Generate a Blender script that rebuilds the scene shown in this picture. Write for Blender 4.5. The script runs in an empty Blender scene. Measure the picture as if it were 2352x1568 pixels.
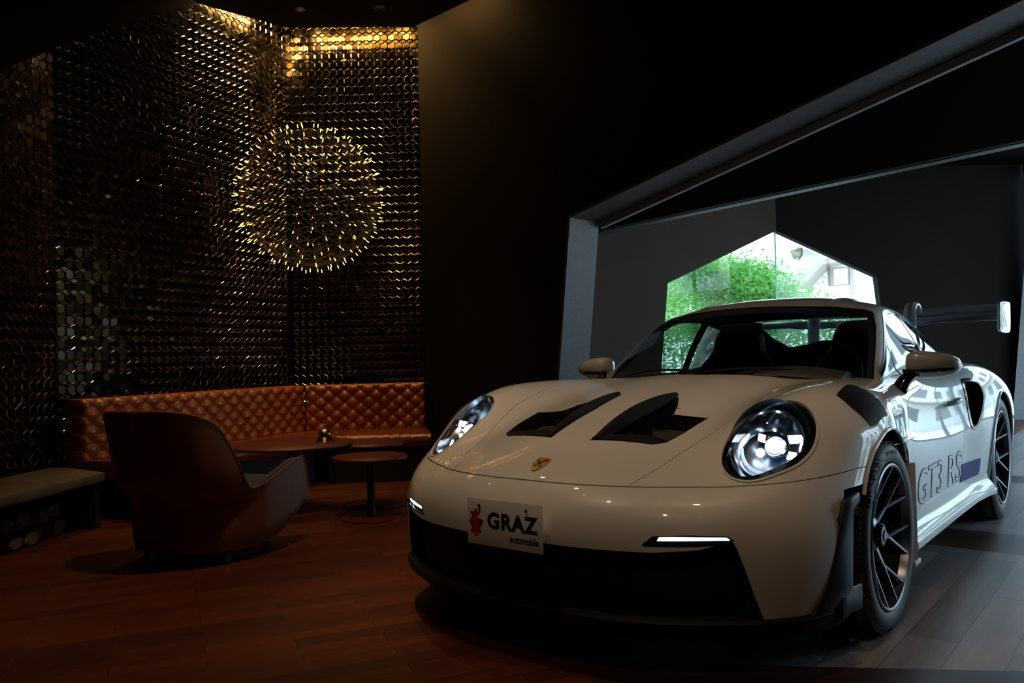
import bpy, bmesh, math, random
import numpy as np
from mathutils import Vector, Matrix
from mathutils.bvhtree import BVHTree

# ------------------------------------------------------------------ camera
SC = bpy.context.scene
PI = math.pi
cam_d = bpy.data.cameras.new('camera'); cam = bpy.data.objects.new('camera', cam_d)
SC.collection.objects.link(cam); SC.camera = cam
CAM = Vector((1.77083040, -3.19953803, 1.03172206))
_f = Vector((-0.62716191, 0.77868717, 0.01772653)); _r = Vector((0.77835729, 0.62741224, -0.02266738))
_r.normalize(); _f.normalize(); _u = _r.cross(_f).normalized(); _r = _f.cross(_u)
cam.matrix_world = Matrix(((_r.x, _u.x, -_f.x, CAM.x), (_r.y, _u.y, -_f.y, CAM.y), (_r.z, _u.z, -_f.z, CAM.z), (0, 0, 0, 1)))
cam_d.sensor_width = 36; cam_d.lens = 1891.42694 / 2352 * 36
cam_d.clip_start = .02; cam_d.clip_end = 300
# ------------------------------------------------------------------ world, lamps, exposure
W = bpy.data.worlds.new('sky'); SC.world = W; W.use_nodes = True; nt = W.node_tree; bg = nt.nodes['Background']
tc = nt.nodes.new('ShaderNodeTexCoord'); sx = nt.nodes.new('ShaderNodeSeparateXYZ'); cr = nt.nodes.new('ShaderNodeValToRGB')
cr.color_ramp.elements[0].position = .0; cr.color_ramp.elements[0].color = (.66, .84, 1.0, 1)
cr.color_ramp.elements[1].position = .55; cr.color_ramp.elements[1].color = (.42, .68, 1.0, 1)
nt.links.new(tc.outputs['Generated'], sx.inputs[0]); nt.links.new(sx.outputs['Z'], cr.inputs[0]); nt.links.new(cr.outputs[0], bg.inputs[0])
bg.inputs[1].default_value = 6.8
SC.view_settings.view_transform = 'Standard'; SC.view_settings.look = 'None'
SC.view_settings.exposure = 0.0; SC.view_settings.gamma = 1.0; SC.view_settings.use_curve_mapping = False
SC.cycles.max_bounces = 8; SC.cycles.diffuse_bounces = 3; SC.cycles.glossy_bounces = 5; SC.cycles.transparent_max_bounces = 16
SC.cycles.sample_clamp_indirect = 4.0; SC.cycles.use_denoising = True; SC.cycles.caustics_reflective = False; SC.cycles.caustics_refractive = False
def lamp(name, kind, loc, energy, color, target=None, size=.1, sy=None, spot=None, blend=.4, portal=False):
    d = bpy.data.lights.new(name, kind); o = bpy.data.objects.new(name, d); SC.collection.objects.link(o); o.location = loc
    d.energy = energy; d.color = color
    if kind == 'AREA':
        d.size = size
        if sy: d.shape = 'RECTANGLE'; d.size_y = sy
        if portal: d.cycles.is_portal = True
    else: d.shadow_soft_size = size
    if spot: d.spot_size = math.radians(spot); d.spot_blend = blend
    if target is not None: o.rotation_euler = (Vector(target) - Vector(loc)).to_track_quat('-Z', 'Y').to_euler()
    return o
# daylight enters through the glazed far end and the glazed side on the right (sky portals)
lamp('daylight_portal', 'AREA', (2.4, 10.05, 1.7), 1, (1, 1, 1), (2.4, 0, 1.7), 4.4, 3.3, portal=True)
lamp('daylight_portal', 'AREA', (4.56, 6.7, 1.6), 1, (1, 1, 1), (0, 6.7, 1.6), 6.2, 3.1, portal=True)
sun = lamp('sun', 'SUN', (0, 30, 30), 7, (1, .97, .92)); sun.data.angle = math.radians(1.5)
sun.rotation_euler = Vector((-.30, .28, -1)).to_track_quat('-Z', 'Y').to_euler()
# warm ceiling spots above the car and the lounge
WARM = (1.0, .70, .44)
SPOTS = [((-.35, -1.75, 3.90), (-.1, -.4, .7), 58, 46), ((2.1, -3.5, 3.90), (.35, -1.0, .35), 46, 40), ((1.25, -1.0, 3.90), (.35, -.2, .8), 42, 46), ((.2, .35, 3.90), (.1, .5, .9), 30, 50), ((-1.6, -.2, 3.90), (-.6, .1, .7), 52, 46)]
SPOTS_LOUNGE = [((-3.2, -.45, 3.90), (-3.9, .2, .5), 75, 52), ((-2.75, .75, 3.90), (-3.2, 1.3, .4), 75, 60), ((-1.2, -1.0, 3.90), (-2.0, -.85, .2), 120, 56), ((-2.1, -2.4, 3.90), (-3.3, -1.9, 0), 26, 44)]
for p, t, e, a in SPOTS: lamp('ceiling_spot', 'SPOT', p, e, WARM, t, .035, spot=a, blend=.7)
for p, t, e, a in SPOTS_LOUNGE: lamp('lounge_spot', 'SPOT', p, e, (1.0, .62, .33), t, .035, spot=a, blend=.6)
# light strip hidden in the cove between the ceiling panel and the tiled walls
COVE = [((-4.44, .40), (-4.52, 1.36)), ((-4.44, 1.46), (-3.66, 2.10)), ((-3.50, 2.10), (-2.70, 2.03))]
for (a, b), e in zip(COVE, (40, 34, 7.0)):
    m_ = ((a[0] + b[0]) / 2, (a[1] + b[1]) / 2); L_ = math.hypot(b[0] - a[0], b[1] - a[1])
    o = lamp('cove_light', 'AREA', (m_[0], m_[1], 4.10), e, (1.0, .60, .20), None, L_, .15)
    dx_, dy_ = (b[0] - a[0]) / L_, (b[1] - a[1]) / L_; dn = Vector((-dy_ * .82, dx_ * .82, -.57)); xa = Vector((dx_, dy_, 0)); za = -dn.normalized(); ya = za.cross(xa)
    o.matrix_world = Matrix(((xa.x, ya.x, za.x, o.location.x), (xa.y, ya.y, za.y, o.location.y), (xa.z, ya.z, za.z, 4.20), (0, 0, 0, 1)))
# ------------------------------------------------------------------ lofted surfaces
def bspl_basis(n, s):
    """matrix evaluating an open uniform cubic B-spline of n control points, s samples per span"""
    rows = []
    for i in range(n - 1):
        ks = range(s) if i < n - 2 else range(s + 1)
        for k in ks:
            t = k / s; r = np.zeros(n + 2)
            r[i] = (1 - t) ** 3 / 6; r[i + 1] = (3 * t ** 3 - 6 * t * t + 4) / 6
            r[i + 2] = (-3 * t ** 3 + 3 * t * t + 3 * t + 1) / 6; r[i + 3] = t ** 3 / 6
            rows.append(r)
    R = np.array(rows); M = np.zeros((len(rows), n))
    M += R[:, 1:-1]
    M[:, 0] += 2 * R[:, 0]; M[:, 1] -= R[:, 0]
    M[:, -1] += 2 * R[:, -1]; M[:, -2] -= R[:, -1]
    return M
def sharpen(P, a, ax):
    Q = P.copy(); sl = [slice(None)] * 3; lo = sl[:]; hi = sl[:]
    sl[ax] = slice(1, -1); lo[ax] = slice(0, -2); hi[ax] = slice(2, None)
    Q[tuple(sl)] += a * (P[tuple(sl)] - (P[tuple(lo)] + 4 * P[tuple(sl)] + P[tuple(hi)]) / 6)
    return Q
def loft(net, su=6, sv=6, a=.8, mirror=True):
    P = np.array(net, float)
    if mirror: P = np.concatenate([P[:, :0:-1] * np.array([-1, 1, 1]), P], 1)
    P = sharpen(sharpen(P, a * .6, 0), a, 1)
    A = bspl_basis(P.shape[0], su); B = bspl_basis(P.shape[1], sv)
    return np.einsum('ia,jb,abk->ijk', A, B, P)
def grid_bm(G, flip=False):
    bm = bmesh.new(); n, m, _ = G.shape
    vs = [bm.verts.new(p) for p in G.reshape(-1, 3)]
    for i in range(n - 1):
        for j in range(m - 1):
            q = (vs[i * m + j], vs[i * m + j + 1], vs[(i + 1) * m + j + 1], vs[(i + 1) * m + j])
            try: bm.faces.new(q[::-1] if flip else q)
            except ValueError: pass
    return bm
# body: rows run from the lip under the nose back to the tail, columns from the centre line out and down the side
POLE = (.94, 0, .33)
def fan(*p): return list(p) + [tuple((np.array(p[-1]) * .45 + np.array(POLE) * .55)), POLE]
BODY = [
 fan((0,-1.02,.19),(.13,-1.02,.19),(.27,-1.01,.19),(.41,-.98,.19),(.53,-.93,.19),(.64,-.865,.19),(.74,-.785,.19),(.82,-.70,.19),(.88,-.59,.19),(.925,-.42,.19),(.94,-.2,.2)),
 fan((0,-1.045,.34),(.13,-1.045,.34),(.27,-1.03,.34),(.41,-.995,.34),(.53,-.945,.34),(.64,-.88,.34),(.74,-.80,.34),(.835,-.715,.34),(.90,-.60,.34),(.94,-.42,.34),(.95,-.2,.32)),
 fan((0,-1.06,.46),(.13,-1.055,.46),(.27,-1.04,.46),(.41,-1.0,.46),(.53,-.945,.46),(.64,-.88,.46),(.74,-.795,.46),(.84,-.705,.46),(.91,-.58,.46),(.95,-.39,.46),(.955,-.18,.44)),
 fan((0,-1.02,.555),(.13,-1.02,.555),(.27,-1.005,.555),(.41,-.97,.55),(.525,-.915,.545),(.63,-.85,.54),(.73,-.77,.545),(.82,-.67,.555),(.89,-.54,.57),(.945,-.35,.58),(.96,-.17,.52)),
 fan((0,-.93,.612),(.13,-.93,.614),(.27,-.925,.607),(.40,-.895,.60),(.51,-.85,.592),(.61,-.79,.59),(.70,-.715,.60),(.79,-.62,.62),(.87,-.49,.64),(.935,-.32,.66),(.96,-.15,.60)),
 fan((0,-.80,.668),(.13,-.80,.67),(.27,-.80,.662),(.39,-.79,.652),(.49,-.75,.645),(.58,-.70,.65),(.67,-.63,.67),(.76,-.54,.695),(.85,-.43,.71),(.93,-.28,.72),(.96,-.12,.64)),
 fan((0,-.62,.735),(.13,-.62,.735),(.26,-.62,.725),(.37,-.62,.71),(.46,-.61,.705),(.55,-.58,.72),(.65,-.53,.755),(.75,-.45,.78),(.85,-.35,.775),(.93,-.22,.755),(.965,-.08,.67)),
 fan((0,-.42,.79),(.13,-.42,.79),(.26,-.42,.78),(.37,-.42,.767),(.46,-.42,.765),(.55,-.42,.79),(.65,-.38,.832),(.75,-.31,.848),(.85,-.22,.825),(.93,-.12,.775),(.965,-.02,.68)),
 fan((0,-.2,.835),(.13,-.2,.835),(.26,-.2,.825),(.37,-.2,.812),(.46,-.2,.815),(.55,-.2,.84),(.65,-.18,.875),(.75,-.14,.888),(.85,-.08,.86),(.93,-.02,.79),(.965,.03,.67)),
 fan((0,0,.87),(.13,0,.87),(.26,0,.86),(.37,0,.848),(.46,0,.848),(.55,0,.868),(.65,.01,.893),(.75,.03,.90),(.85,.06,.865),(.93,.08,.785),(.96,.09,.62)),
 [(0,.2,.90),(.13,.2,.90),(.26,.2,.892),(.37,.2,.88),(.46,.2,.876),(.55,.2,.888),(.65,.2,.903),(.74,.2,.903),(.84,.2,.868),(.915,.2,.79),(.945,.2,.62),(.93,.2,.45),(.9,.2,.3)],
 [(0,.42,.925),(.13,.42,.925),(.26,.42,.918),(.37,.42,.905),(.46,.42,.90),(.55,.42,.90),(.65,.42,.903),(.73,.42,.897),(.81,.42,.865),(.875,.42,.80),(.91,.42,.64),(.905,.42,.42),(.89,.42,.22)],
 [(0,.65,.935),(.13,.65,.935),(.26,.65,.93),(.37,.65,.92),(.46,.65,.91),(.55,.65,.905),(.64,.65,.90),(.71,.65,.892),(.78,.65,.865),(.845,.65,.80),(.895,.65,.64),(.895,.65,.42),(.885,.65,.21)],
 [(0,.95,.94),(.13,.95,.935),(.26,.95,.93),(.37,.95,.92),(.46,.95,.91),(.55,.95,.905),(.635,.95,.90),(.70,.95,.892),(.765,.95,.865),(.83,.95,.80),(.885,.95,.65),(.89,.95,.42),(.88,.95,.21)],
 [(0,1.3,.94),(.13,1.3,.935),(.26,1.3,.93),(.37,1.3,.92),(.46,1.3,.91),(.55,1.3,.905),(.635,1.3,.90),(.70,1.3,.893),(.765,1.3,.868),(.83,1.3,.80),(.885,1.3,.65),(.893,1.3,.42),(.88,1.3,.21)],
 [(0,1.6,.94),(.13,1.6,.935),(.26,1.6,.93),(.37,1.6,.92),(.46,1.6,.915),(.55,1.6,.912),(.64,1.6,.912),(.72,1.6,.908),(.795,1.6,.885),(.855,1.6,.82),(.895,1.6,.66),(.90,1.6,.42),(.88,1.6,.21)],
 [(0,1.88,.94),(.13,1.88,.94),(.26,1.88,.935),(.37,1.88,.93),(.46,1.88,.925),(.55,1.88,.925),(.64,1.88,.932),(.74,1.88,.937),(.835,1.88,.91),(.905,1.88,.845),(.94,1.88,.70),(.935,1.88,.44),(.90,1.88,.22)],
 [(0,2.17,.95),(.13,2.17,.945),(.26,2.17,.94),(.37,2.17,.93),(.46,2.17,.93),(.55,2.17,.93),(.64,2.17,.937),(.75,2.17,.943),(.85,2.17,.92),(.93,2.17,.85),(.965,2.17,.71),(.96,2.17,.45),(.93,2.17,.25)],
 [(0,2.46,.95),(.13,2.46,.945),(.26,2.46,.94),(.37,2.46,.93),(.46,2.46,.925),(.55,2.46,.925),(.64,2.46,.925),(.75,2.46,.93),(.85,2.46,.91),(.93,2.46,.84),(.965,2.46,.71),(.96,2.46,.45),(.93,2.46,.25)],
 [(0,2.75,.94),(.13,2.75,.94),(.26,2.75,.93),(.37,2.75,.92),(.46,2.75,.91),(.55,2.75,.90),(.64,2.75,.895),(.75,2.75,.89),(.85,2.75,.87),(.925,2.75,.81),(.96,2.75,.68),(.95,2.75,.45),(.92,2.75,.26)],
 [(0,3.05,.92),(.13,3.05,.92),(.26,3.05,.91),(.37,3.05,.89),(.46,3.05,.87),(.55,3.05,.85),(.64,3.05,.845),(.75,3.05,.835),(.84,3.05,.81),(.91,3.05,.75),(.94,3.05,.62),(.93,3.05,.42),(.90,3.05,.27)],
 [(0,3.3,.89),(.13,3.3,.89),(.26,3.3,.88),(.37,3.3,.85),(.46,3.3,.82),(.55,3.3,.80),(.64,3.3,.79),(.74,3.3,.78),(.81,3.3,.755),(.87,3.3,.70),(.895,3.3,.58),(.88,3.3,.42),(.85,3.3,.28)],
 [(0,3.46,.80),(.13,3.46,.80),(.26,3.45,.79),(.37,3.45,.77),(.45,3.44,.75),(.53,3.43,.74),(.61,3.42,.73),(.69,3.40,.71),(.75,3.38,.69),(.80,3.36,.64),(.82,3.36,.54),(.81,3.36,.42),(.79,3.36,.29)],
 [(0,3.50,.55),(.13,3.50,.55),(.26,3.49,.55),(.37,3.48,.54),(.45,3.47,.53),(.53,3.46,.52),(.60,3.45,.51),(.66,3.43,.50),(.71,3.41,.49),(.74,3.39,.47),(.75,3.38,.43),(.75,3.38,.38),(.74,3.38,.30)],
]
# cabin: columns 0-4 across the glass/roof, 5 = roof rail, 6-8 down the side glass
def cab(c, r, b, crown=.02, bulge=.03):
    """c centre (y,z); r rail (x,y,z); b side base (x,y,z)"""
    row = []
    for k, t in enumerate((0, .25, .5, .74, .9)):
        x = r[0] * t; y = c[0] + (r[1] - c[0]) * t ** 2.2
        z = c[1] + (r[2] - c[1]) * t ** 2.6
        row.append((x, y, z))
    row.append((r[0] * 1.0, r[1], r[2]))
    for t in (.18, .45, .75, 1.0):
        x = r[0] + (b[0] - r[0]) * t + bulge * 4 * t * (1 - t) * .5
        row.append((x, r[1] + (b[1] - r[1]) * t, r[2] + (b[2] - r[2]) * t))
    return row
CABIN = [
 cab((.42,.915),(.70,.64,.875),(.722,.66,.865)),
 cab((.56,1.00),(.692,.80,.96),(.735,.88,.87)),
 cab((.71,1.09),(.66,.95,1.068),(.742,1.10,.87)),
 cab((.87,1.185),(.625,1.09,1.163),(.745,1.30,.87)),
 cab((1.03,1.265),(.593,1.22,1.225),(.745,1.45,.87)),
 cab((1.25,1.312),(.572,1.40,1.25),(.745,1.60,.87)),
 cab((1.52,1.332),(.56,1.62,1.247),(.75,1.76,.87)),
 cab((1.80,1.325),(.55,1.86,1.222),(.755,1.92,.87)),
 cab((2.10,1.285),(.54,2.12,1.175),(.76,2.14,.87)),
 cab((2.40,1.21),(.53,2.40,1.105),(.75,2.38,.87)),
 cab((2.70,1.10),(.52,2.66,1.03),(.72,2.64,.87)),
 cab((2.95,1.0),(.50,2.90,.95),(.66,2.85,.86)),
 cab((3.15,.92),(.48,3.1,.88),(.6,3.05,.84)),
]
# ------------------------------------------------------------------ helpers
COL = SC.collection
def finish(o, ang=35):
    me = o.data
    me.polygons.foreach_set('use_smooth', [True] * len(me.polygons))
    if ang is not None: me.set_sharp_from_angle(angle=math.radians(ang))
def obj(name, bm, m, parent=None, ang=35, loc=None):
    me = bpy.data.meshes.new(name); bm.normal_update(); bm.to_mesh(me); bm.free()
    for x in (m if isinstance(m, (list, tuple)) else [m]): me.materials.append(x)
    o = bpy.data.objects.new(name, me); COL.objects.link(o); finish(o, ang)
    if parent is not None: o.parent = parent
    if loc is not None: o.location = loc
    return o
def tag(o, label=None, cat=None, group=None, kind=None):
    if label: o['label'] = label
    if cat: o['category'] = cat
    if group: o['group'] = group
    if kind: o['kind'] = kind
    return o
def thing(name, label, cat, loc=(0, 0, 0), rz=0, group=None):
    o = bpy.data.objects.new(name, None); COL.objects.link(o); o.location = loc; o.rotation_euler = (0, 0, rz)
    o.empty_display_size = .1
    return tag(o, label, cat, group)
def struct(name, bm, m, ang=35, label=None):
    return tag(obj(name, bm, m, None, ang), label, kind='structure')
def copy_tree(o, parent=None):
    c = o.copy(); COL.objects.link(c); c.parent = parent
    for ch in o.children: copy_tree(ch, c)
    return c
def xf(bm, M, verts=None): bmesh.ops.transform(bm, matrix=M, verts=verts or bm.verts)
def T(x, y, z): return Matrix.Translation((x, y, z))
def RX(a): return Matrix.Rotation(a, 4, 'X')
def RY(a): return Matrix.Rotation(a, 4, 'Y')
def RZ(a): return Matrix.Rotation(a, 4, 'Z')
def SCL(x, y, z): return Matrix.Diagonal((x, y, z, 1))
def box(x0, x1, y0, y1, z0, z1, bev=0, seg=2, bm=None, M=None):
    b = bmesh.new()
    bmesh.ops.create_cube(b, size=1, matrix=T((x0 + x1) / 2, (y0 + y1) / 2, (z0 + z1) / 2) @ SCL(x1 - x0, y1 - y0, z1 - z0))
    if bev: bmesh.ops.bevel(b, geom=b.edges[:], offset=bev, segments=seg, profile=.5, affect='EDGES')
    if M is not None: xf(b, M)
    if bm is None: return b
    join(bm, b); return bm
def join(bm, b):
    me = bpy.data.meshes.new('t'); b.to_mesh(me); b.free(); bm.from_mesh(me); bpy.data.meshes.remove(me)
    return bm
def cyl(r1, r2, h, seg=32, M=None, bm=None, caps=True):
    b = bmesh.new(); bmesh.ops.create_cone(b, cap_ends=caps, segments=seg, radius1=r1, radius2=r2, depth=h, matrix=T(0, 0, h / 2))
    if M is not None: xf(b, M)
    if bm is None: return b
    join(bm, b); return bm
def lathe(prof, seg=48, M=None, bm=None, close=False):
    b = bmesh.new(); n = len(prof)
    rings = [[b.verts.new((r * math.cos(2 * PI * k / seg), r * math.sin(2 * PI * k / seg), z)) for r, z in prof] for k in range(seg)]
    for k in range(seg):
        A, B = rings[k], rings[(k + 1) % seg]
        for i in range(n if close else n - 1):
            j = (i + 1) % n
            if prof[i][0] < 1e-6 and prof[j][0] < 1e-6: continue
            b.faces.new((A[i], B[i], B[j], A[j]))
    bmesh.ops.remove_doubles(b, verts=b.verts, dist=1e-6)
    bmesh.ops.dissolve_degenerate(b, edges=b.edges, dist=1e-7)
    bmesh.ops.recalc_face_normals(b, faces=b.faces)
    if M is not None: xf(b, M)
    if bm is None: return b
    join(bm, b); return bm
def smooth_path(pts, n=8, closed=False):
    P = [Vector(p) for p in pts]; out = []; m = len(P)
    for i in range(m if closed else m - 1):
        p0 = P[(i - 1) % m] if closed or i > 0 else P[0] * 2 - P[1]
        p1 = P[i]; p2 = P[(i + 1) % m]
        p3 = P[(i + 2) % m] if closed or i + 2 < m else P[-1] * 2 - P[-2]
        for k in range(n):
            t = k / n
            out.append(.5 * ((2 * p1) + (p2 - p0) * t + (2 * p0 - 5 * p1 + 4 * p2 - p3) * t * t + (3 * p1 - p0 - 3 * p2 + p3) * t ** 3))
    if not closed: out.append(P[-1])
    return out
def tube(pts, r, seg=10, bm=None, closed=False, sx=1, sy=1, up=None, caps=True):
    b = bm or bmesh.new(); P = [Vector(p) for p in pts]; n = len(P); rings = []
    prev = None
    for i, p in enumerate(P):
        a = P[(i - 1) % n] if closed or i else P[0]; c = P[(i + 1) % n] if closed or i < n - 1 else P[-1]
        t = (c - a).normalized()
        if up is not None: x = Vector(up).cross(t)
        elif prev is None: x = t.orthogonal()
        else: x = prev - t * prev.dot(t)
        x.normalize(); y = t.cross(x); prev = x
        rr = r[i] if isinstance(r, (list, tuple)) else r
        rings.append([b.verts.new(p + x * rr * sx * math.cos(2 * PI * k / seg) + y * rr * sy * math.sin(2 * PI * k / seg)) for k in range(seg)])
    for i in range(n if closed else n - 1):
        A, B = rings[i], rings[(i + 1) % n]
        for k in range(seg): b.faces.new((A[k], A[(k + 1) % seg], B[(k + 1) % seg], B[k]))
    if caps and not closed:
        b.faces.new(rings[0][::-1]); b.faces.new(rings[-1])
    return b
def prism(pts, h, M=None, bm=None, bev=0):
    """2D outline in XY raised from z=0 to z=h"""
    b = bmesh.new(); lo = [b.verts.new((p[0], p[1], 0)) for p in pts]; hi = [b.verts.new((p[0], p[1], h)) for p in pts]
    n = len(pts); b.faces.new(lo[::-1]); b.faces.new(hi)
    for i in range(n): b.faces.new((lo[i], lo[(i + 1) % n], hi[(i + 1) % n], hi[i]))
    bmesh.ops.recalc_face_normals(b, faces=b.faces)
    if bev: bmesh.ops.bevel(b, geom=b.edges[:], offset=bev, segments=2, profile=.5, affect='EDGES')
    if M is not None: xf(b, M)
    if bm is None: return b
    join(bm, b); return bm
def sweep(prof, path, bm=None, closed=False):
    """prof: list of (out, z); path: list of (x, y) in plan; 'out' is measured to the right of travel"""
    b = bm or bmesh.new(); n = len(path); R = []
    for i, p in enumerate(path):
        a = path[(i - 1) % n] if closed or i else path[0]; c = path[(i + 1) % n] if closed or i < n - 1 else path[-1]
        d = Vector((c[0] - a[0], c[1] - a[1])).normalized(); o = Vector((d.y, -d.x))
        R.append([b.verts.new((p[0] + o.x * q[0], p[1] + o.y * q[0], q[1] + (p[2] if len(p) > 2 else 0))) for q in prof])
    m = len(prof)
    for i in range(n if closed else n - 1):
        for k in range(m):
            b.faces.new((R[i][k], R[i][(k + 1) % m], R[(i + 1) % n][(k + 1) % m], R[(i + 1) % n][k]))
    if not closed: b.faces.new(R[0]); b.faces.new(R[-1][::-1])
    bmesh.ops.recalc_face_normals(b, faces=b.faces)
    return b
def text_bm(s, size, depth, bold=0.0, align='CENTER', sx=1.0, space=1.0):
    c = bpy.data.curves.new('t', 'FONT'); c.body = s; c.size = size; c.extrude = depth / 2; c.offset = bold; c.align_x = align; c.resolution_u = 4; c.space_character = space
    o = bpy.data.objects.new('t', c); COL.objects.link(o); dg = bpy.context.evaluated_depsgraph_get()
    me = bpy.data.meshes.new_from_object(o.evaluated_get(dg)); bm = bmesh.new(); bm.from_mesh(me)
    bpy.data.objects.remove(o); bpy.data.curves.remove(c); bpy.data.meshes.remove(me)
    xf(bm, SCL(sx, 1, 1)); return bm
# cutting a mesh along the zero line of a function, and taking the pieces
def co_of(bm): return np.array([v.co[:] for v in bm.verts])
def split(bm, fn):
    d = fn(co_of(bm)); d = np.where(np.abs(d) < 2e-4, 0, d)
    bm.verts.index_update(); dv = {v: float(d[v.index]) for v in bm.verts}
    for e in bm.edges[:]:
        a, b = e.verts; da, db = dv[a], dv[b]
        if da * db < 0:
            ne, nv = bmesh.utils.edge_split(e, a, da / (da - db)); dv[nv] = 0.0
    for f in bm.faces[:]:
        z = [v for v in f.verts if dv[v] == 0]
        if len(z) == 2 and not any(set(e.verts) == set(z) for e in f.edges):
            try: bmesh.utils.face_split(f, z[0], z[1])
            except ValueError: pass
def keep(bm, fn):
    """keep the faces whose centre has fn < 0"""
    C_ = np.array([f.calc_center_median()[:] for f in bm.faces]); d = fn(C_)
    bmesh.ops.delete(bm, geom=[f for f, q in zip(bm.faces[:], d) if q >= 0], context='FACES')
    return bm
def poly_sd(P, ax, ay, absx=False):
    P = np.array(P, float)
    def fn(C_):
        x = C_[:, ax]; y = C_[:, ay]
        if absx: x = np.abs(x)
        best = np.full(len(x), 1e9); inside = np.zeros(len(x), bool)
        for i in range(len(P)):
            a, b = P[i], P[(i + 1) % len(P)]; e = b - a; L = max(e @ e, 1e-12)
            t = np.clip(((x - a[0]) * e[0] + (y - a[1]) * e[1]) / L, 0, 1)
            best = np.minimum(best, np.hypot(x - a[0] - t * e[0], y - a[1] - t * e[1]))
            c = (a[1] > y) != (b[1] > y)
            inside ^= c & (x < (b[0] - a[0]) * (y - a[1]) / (b[1] - a[1] + 1e-15) + a[0])
        return np.where(inside, -best, best)
    return fn
def f_max(*F): return lambda C_: np.max([f(C_) for f in F], 0)
def f_min(*F): return lambda C_: np.min([f(C_) for f in F], 0)
def f_off(F, d): return lambda C_: F(C_) + d
def f_neg(F): return lambda C_: -F(C_)
def dup_bm(bm): return bm.copy()
def piece(bm, inside, outside=()):
    """inside: fns that must be < 0, outside: fns that must be > 0; cuts exactly on their zero lines"""
    b = bm.copy()
    for f in inside: split(b, f); keep(b, f)
    for f in outside: split(b, f); keep(b, f_neg(f))
    return b
def solid(bm, t):
    """give a shell thickness t inwards (against its normals)"""
    bm.normal_update()
    r = bmesh.ops.solidify(bm, geom=bm.faces[:], thickness=t)
    return bm
def offset(bm, d):
    bm.normal_update()
    for v, n in [(v, v.normal.copy()) for v in bm.verts]: v.co += n * d
    return bm

# ------------------------------------------------------------------ materials
MAT = {}
def mat(name, col=(.5, .5, .5), rough=.5, metal=0, emit=None, es=0, coat=0, spec=.5, alpha=None, bump=None, var=None, ior=None, crough=.03):
    m = bpy.data.materials.new(name); m.use_nodes = True; nt = m.node_tree; b = nt.nodes['Principled BSDF']
    b.inputs['Base Color'].default_value = (*col, 1); b.inputs['Roughness'].default_value = rough
    b.inputs['Metallic'].default_value = metal; b.inputs['Coat Weight'].default_value = coat; b.inputs['Coat Roughness'].default_value = crough
    b.inputs['Specular IOR Level'].default_value = spec
    if ior: b.inputs['IOR'].default_value = ior
    if emit: b.inputs['Emission Color'].default_value = (*emit, 1); b.inputs['Emission Strength'].default_value = es
    if bump or var:
        tc = nt.nodes.new('ShaderNodeTexCoord'); n = nt.nodes.new('ShaderNodeTexNoise')
        sc = (bump or var)[0]; n.inputs['Scale'].default_value = sc; n.inputs['Detail'].default_value = 4
        nt.links.new(tc.outputs['Object'], n.inputs['Vector'])
        if bump:
            bp = nt.nodes.new('ShaderNodeBump'); bp.inputs['Strength'].default_value = bump[1]; bp.inputs['Distance'].default_value = bump[2]
            nt.links.new(n.outputs['Fac'], bp.inputs['Height']); nt.links.new(bp.outputs[0], b.inputs['Normal'])
        if var:
            r = nt.nodes.new('ShaderNodeValToRGB'); r.color_ramp.elements[0].color = (*col, 1); r.color_ramp.elements[1].color = (*var[1], 1)
            r.color_ramp.elements[0].position = .35; r.color_ramp.elements[1].position = .65
            nt.links.new(n.outputs['Fac'], r.inputs[0]); nt.links.new(r.outputs[0], b.inputs['Base Color'])
    MAT[name] = m; return m
def glass(name, tint=(.9, .95, .93), refl=1.0, f0=.06, rough=.0):
    """thin pane: tinted see-through plus a Fresnel mirror"""
    m = bpy.data.materials.new(name); m.use_nodes = True; nt = m.node_tree; nt.nodes.clear()
    o = nt.nodes.new('ShaderNodeOutputMaterial'); mx = nt.nodes.new('ShaderNodeMixShader'); tr = nt.nodes.new('ShaderNodeBsdfTransparent')
    gl = nt.nodes.new('ShaderNodeBsdfGlossy'); lw = nt.nodes.new('ShaderNodeLayerWeight'); lw.inputs[0].default_value = .5
    pw = nt.nodes.new('ShaderNodeMath'); pw.operation = 'POWER'; pw.inputs[1].default_value = 5
    ma = nt.nodes.new('ShaderNodeMath'); ma.operation = 'MULTIPLY_ADD'; ma.inputs[1].default_value = 1 - f0; ma.inputs[2].default_value = f0
    nt.links.new(lw.outputs['Facing'], pw.inputs[0]); nt.links.new(pw.outputs[0], ma.inputs[0]); nt.links.new(ma.outputs[0], mx.inputs[0])
    tr.inputs[0].default_value = (*tint, 1); gl.inputs['Roughness'].default_value = rough; gl.inputs[0].default_value = (refl, refl, refl, 1)
    nt.links.new(tr.outputs[0], mx.inputs[1]); nt.links.new(gl.outputs[0], mx.inputs[2])
    nt.links.new(mx.outputs[0], o.inputs[0]); MAT[name] = m; return m
mat('paint', (.70, .68, .65), .38, coat=1.0, crough=.02, spec=.5)
mat('black_gloss', (.006, .006, .007), .12, coat=.6)
mat('black_satin', (.011, .009, .007), .55, spec=.12)
mat('wing_dark', (.50, .46, .55), .3, coat=.6)
mat('lamp_bowl', (.30, .36, .44), .28, metal=1)
mat('dark_satin_metal', (.05, .055, .065), .33, metal=.6)
mat('rubber', (.028, .028, .030), .5)
mat('wheel_metal', (.19, .20, .24), .28, metal=.85)
mat('chrome', (.75, .76, .78), .1, metal=1)
mat('cabin_black', (.012, .012, .012), .7)
mat('decal_blue', (.014, .030, .22), .5, spec=.2)
mat('grille_black', (.006, .006, .006), .6)
glass('car_glass', (.62, .70, .68), f0=.05)
glass('side_glass', (.50, .58, .57), f0=.18)
glass('lamp_lens', (.96, .98, .99), f0=.05)
mat('lamp_reflector', (.55, .62, .70), .14, metal=1)
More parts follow.
